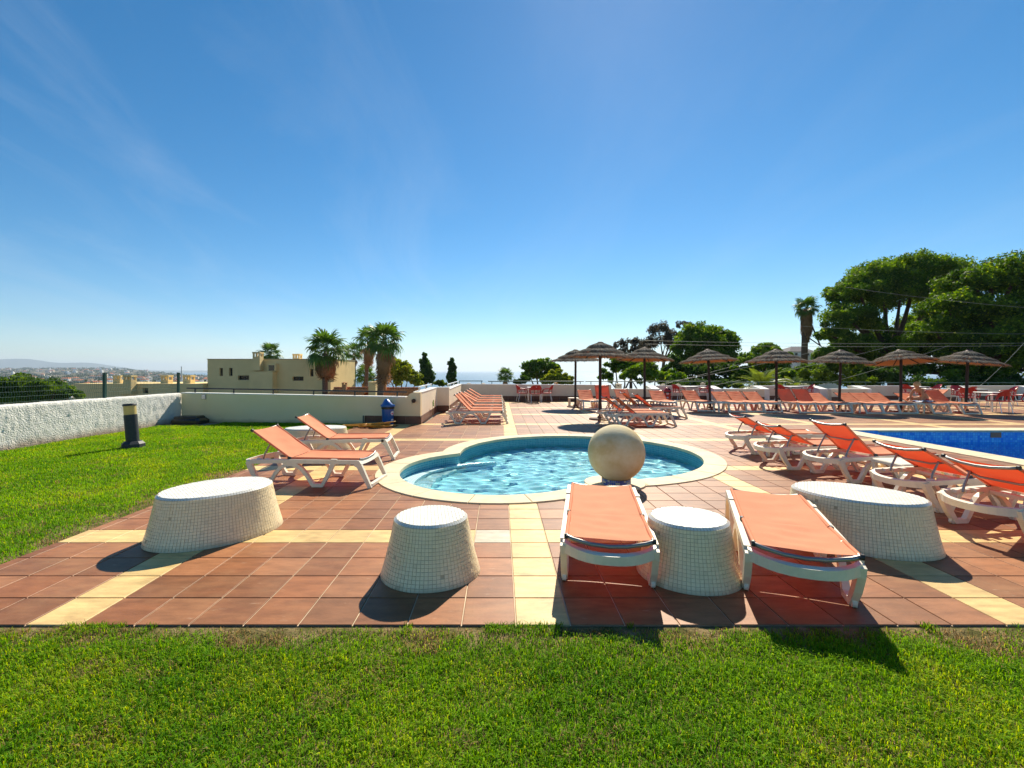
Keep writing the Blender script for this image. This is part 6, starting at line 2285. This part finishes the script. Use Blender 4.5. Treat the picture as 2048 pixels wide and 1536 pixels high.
# ------------------------------------------------------------------ the sunbather
def person():
    t = thing('person', 'woman with blond hair in a red bikini sitting on a far lounger, leaning left', 'person', (16.05, 17.25, 0.385))
    J = {  # joints relative to the seat point
        'pelvis': ((0, 0, 0.10), 0.135), 'waist': ((-0.05, -0.01, 0.25), 0.115), 'chest': ((-0.15, -0.03, 0.38), 0.135), 'neckb': ((-0.24, -0.05, 0.475), 0.075),
        'neck': ((-0.28, -0.06, 0.52), 0.052), 'head': ((-0.325, -0.07, 0.60), 0.092), 'crown': ((-0.34, -0.075, 0.665), 0.075),
        'shl': ((-0.26, 0.10, 0.445), 0.058), 'ell': ((-0.36, 0.13, 0.25), 0.042), 'wrl': ((-0.42, 0.08, 0.05), 0.03), 'hal': ((-0.46, 0.06, 0.025), 0.032),
        'shr': ((-0.19, -0.17, 0.43), 0.058), 'elr': ((-0.22, -0.22, 0.22), 0.042), 'wrr': ((-0.26, -0.20, 0.04), 0.03), 'har': ((-0.31, -0.20, 0.02), 0.032),
        'hpl': ((-0.02, 0.10, 0.09), 0.11), 'knl': ((-0.38, 0.20, 0.12), 0.068), 'anl': ((-0.40, 0.42, -0.30), 0.042), 'ftl': ((-0.52, 0.44, -0.345), 0.034),
        'hpr': ((0.0, -0.10, 0.09), 0.11), 'knr': ((-0.36, 0.02, 0.09), 0.068), 'anr': ((-0.05, 0.22, 0.045), 0.042), 'ftr': ((0.05, 0.25, 0.04), 0.034)}
    E = [('pelvis', 'waist'), ('waist', 'chest'), ('chest', 'neckb'), ('neckb', 'neck'), ('neck', 'head'), ('head', 'crown'),
         ('chest', 'shl'), ('shl', 'ell'), ('ell', 'wrl'), ('wrl', 'hal'), ('chest', 'shr'), ('shr', 'elr'), ('elr', 'wrr'), ('wrr', 'har'),
         ('pelvis', 'hpl'), ('hpl', 'knl'), ('knl', 'anl'), ('anl', 'ftl'), ('pelvis', 'hpr'), ('hpr', 'knr'), ('knr', 'anr'), ('anr', 'ftr')]
    names = list(J)
    vs = [Vector(J[k][0]) for k in names]; rad = [J[k][1] for k in names]
    ed = [(names.index(a), names.index(b)) for a, b in E]
    # five short finger chains from each hand
    for h, w in (('hal', 'wrl'), ('har', 'wrr')):
        hp = Vector(J[h][0]); d = (hp - Vector(J[w][0])).normalized()
        s = d.cross(Vector((0, 0, 1))).normalized()
        for q, L in ((-1.5, 0.06), (-0.5, 0.075), (0.5, 0.08), (1.5, 0.07), (-2.6, 0.05)):
            i0 = len(vs)
            vs += [hp + s * q * 0.015 + d * 0.04, hp + s * q * 0.019 + d * (0.04 + L) - Vector((0, 0, 0.012))]
            rad += [0.010, 0.008]
            ed += [(names.index(h), i0), (i0, i0 + 1)]
    me = bpy.data.meshes.new('body')
    me.from_pydata([tuple(v) for v in vs], ed, [])
    o = link('body', me, t)
    sk = o.modifiers.new('skin', 'SKIN'); sk.use_smooth_shade = True
    for v, r_ in zip(me.skin_vertices[0].data, rad): v.radius = (r_, r_)
    me.skin_vertices[0].data[0].use_root = True
    sb = o.modifiers.new('sub', 'SUBSURF'); sb.levels = 2; sb.render_levels = 2
    me.materials.append(M['skin'])
    # hair: cap of strands round the back of the head
    mb = MB()
    hd = Vector((-0.335, -0.072, 0.635))
    vs, fs = [], []
    n, m = 16, 9
    for i in range(m + 1):
        ph = math.pi * 0.62 * i / m
        for k in range(n):
            a = 2 * math.pi * k / n
            rr_ = 0.112 * (1 + 0.05 * math.sin(k * 3.1 + i))
            vs.append(hd + Vector((0.03 + rr_ * math.sin(ph) * math.cos(a), rr_ * math.sin(ph) * math.sin(a), rr_ * 1.02 * math.cos(ph))))
    for i in range(m):
        for k in range(n):
            j = (k + 1) % n
            fs.append((i * n + k, (i + 1) * n + k, (i + 1) * n + j, i * n + j))
    mb.add(vs, fs, smooth=True)
    mb.build('hair', M['hair'], t)
    mb = MB()
    ring = []
    c, ax = Vector((-0.125, -0.025, 0.35)), Vector((-0.55, -0.1, 0.72)).normalized()
    s1 = ax.cross(Vector((0, 1, 0))).normalized(); s2 = ax.cross(s1)
    for k in range(21):
        a = 2 * math.pi * k / 20
        ring.append(c + (s1 * math.cos(a) + s2 * math.sin(a)) * 0.148)
    mb.tube(ring, 0.017, 6, caps=False)
    mb.tube([c + s2 * 0.09 + s1 * 0.12, Vector((-0.25, 0.045, 0.53)), Vector((-0.3, -0.02, 0.55))], 0.008, 5)
    mb.tube([c - s2 * 0.09 + s1 * 0.12, Vector((-0.22, -0.13, 0.51)), Vector((-0.28, -0.10, 0.55))], 0.008, 5)
    mb.build('bikini_top', M['swim'], t)
    mb = MB(); mb.lathe([(0.10, 0.0), (0.165, 0.04), (0.162, 0.10), (0.14, 0.16)], 20, caps=False)
    mb.build('bikini_bottom', M['swim'], t, (0, 0, 0.0))
person()
def cloth(name, label, cx, cy, z, w, d, m, seed):
    V, Q = [], []
    nx, ny = 22, 14
    for j in range(ny + 1):
        for i in range(nx + 1):
            x, y = -w / 2 + w * i / nx, -d / 2 + d * j / ny
            h = 0.05 * (vnoise(np.array([x * 1.0]), np.array([y * 1.0]), 7.0, seed)[0]) + 0.03 * math.sin(x * 19 + y * 7)
            V.append((x + 0.02 * math.sin(y * 11), y, max(h, 0.002)))
    for j in range(ny):
        for i in range(nx):
            a = j * (nx + 1) + i
            Q.append((a, a + 1, a + nx + 2, a + nx + 1))
    return tag(link(name, np_mesh(name, V, Q, None, m, smooth=True), None, (cx, cy, z)), label, 'towel')
cloth('beach_towel', 'crumpled blue and white towel on the lounger beside the sunbather', 15.72, 16.9, 0.385, 0.62, 0.5, M['towel'], 3)
cloth('beach_towel', 'crumpled red and pink towel to the right of the sunbather', 16.25, 16.95, 0.30, 0.5, 0.4, M['towel_red'], 4)

# ------------------------------------------------------------------ sea haze over the far land
mb = MB(); mb.box(-26000, 26000, -300, 24000, -120, 360)
m = bpy.data.materials.new('haze_air')
m.use_nodes = True
n, l = nodes_of(m)
n.remove(n['Principled BSDF'])
pv = n.new('ShaderNodeVolumePrincipled')
pv.inputs['Color'].default_value = (0.70, 0.84, 1.0, 1)
pv.inputs['Density'].default_value = 0.000075
pv.inputs['Anisotropy'].default_value = 0.3
l.new(pv.outputs[0], n['Material Output'].inputs['Volume'])
hz_ = mb.build('haze', m)
tag(hz_, 'pale sea haze over the distant town and hills', 'haze', kind='stuff')
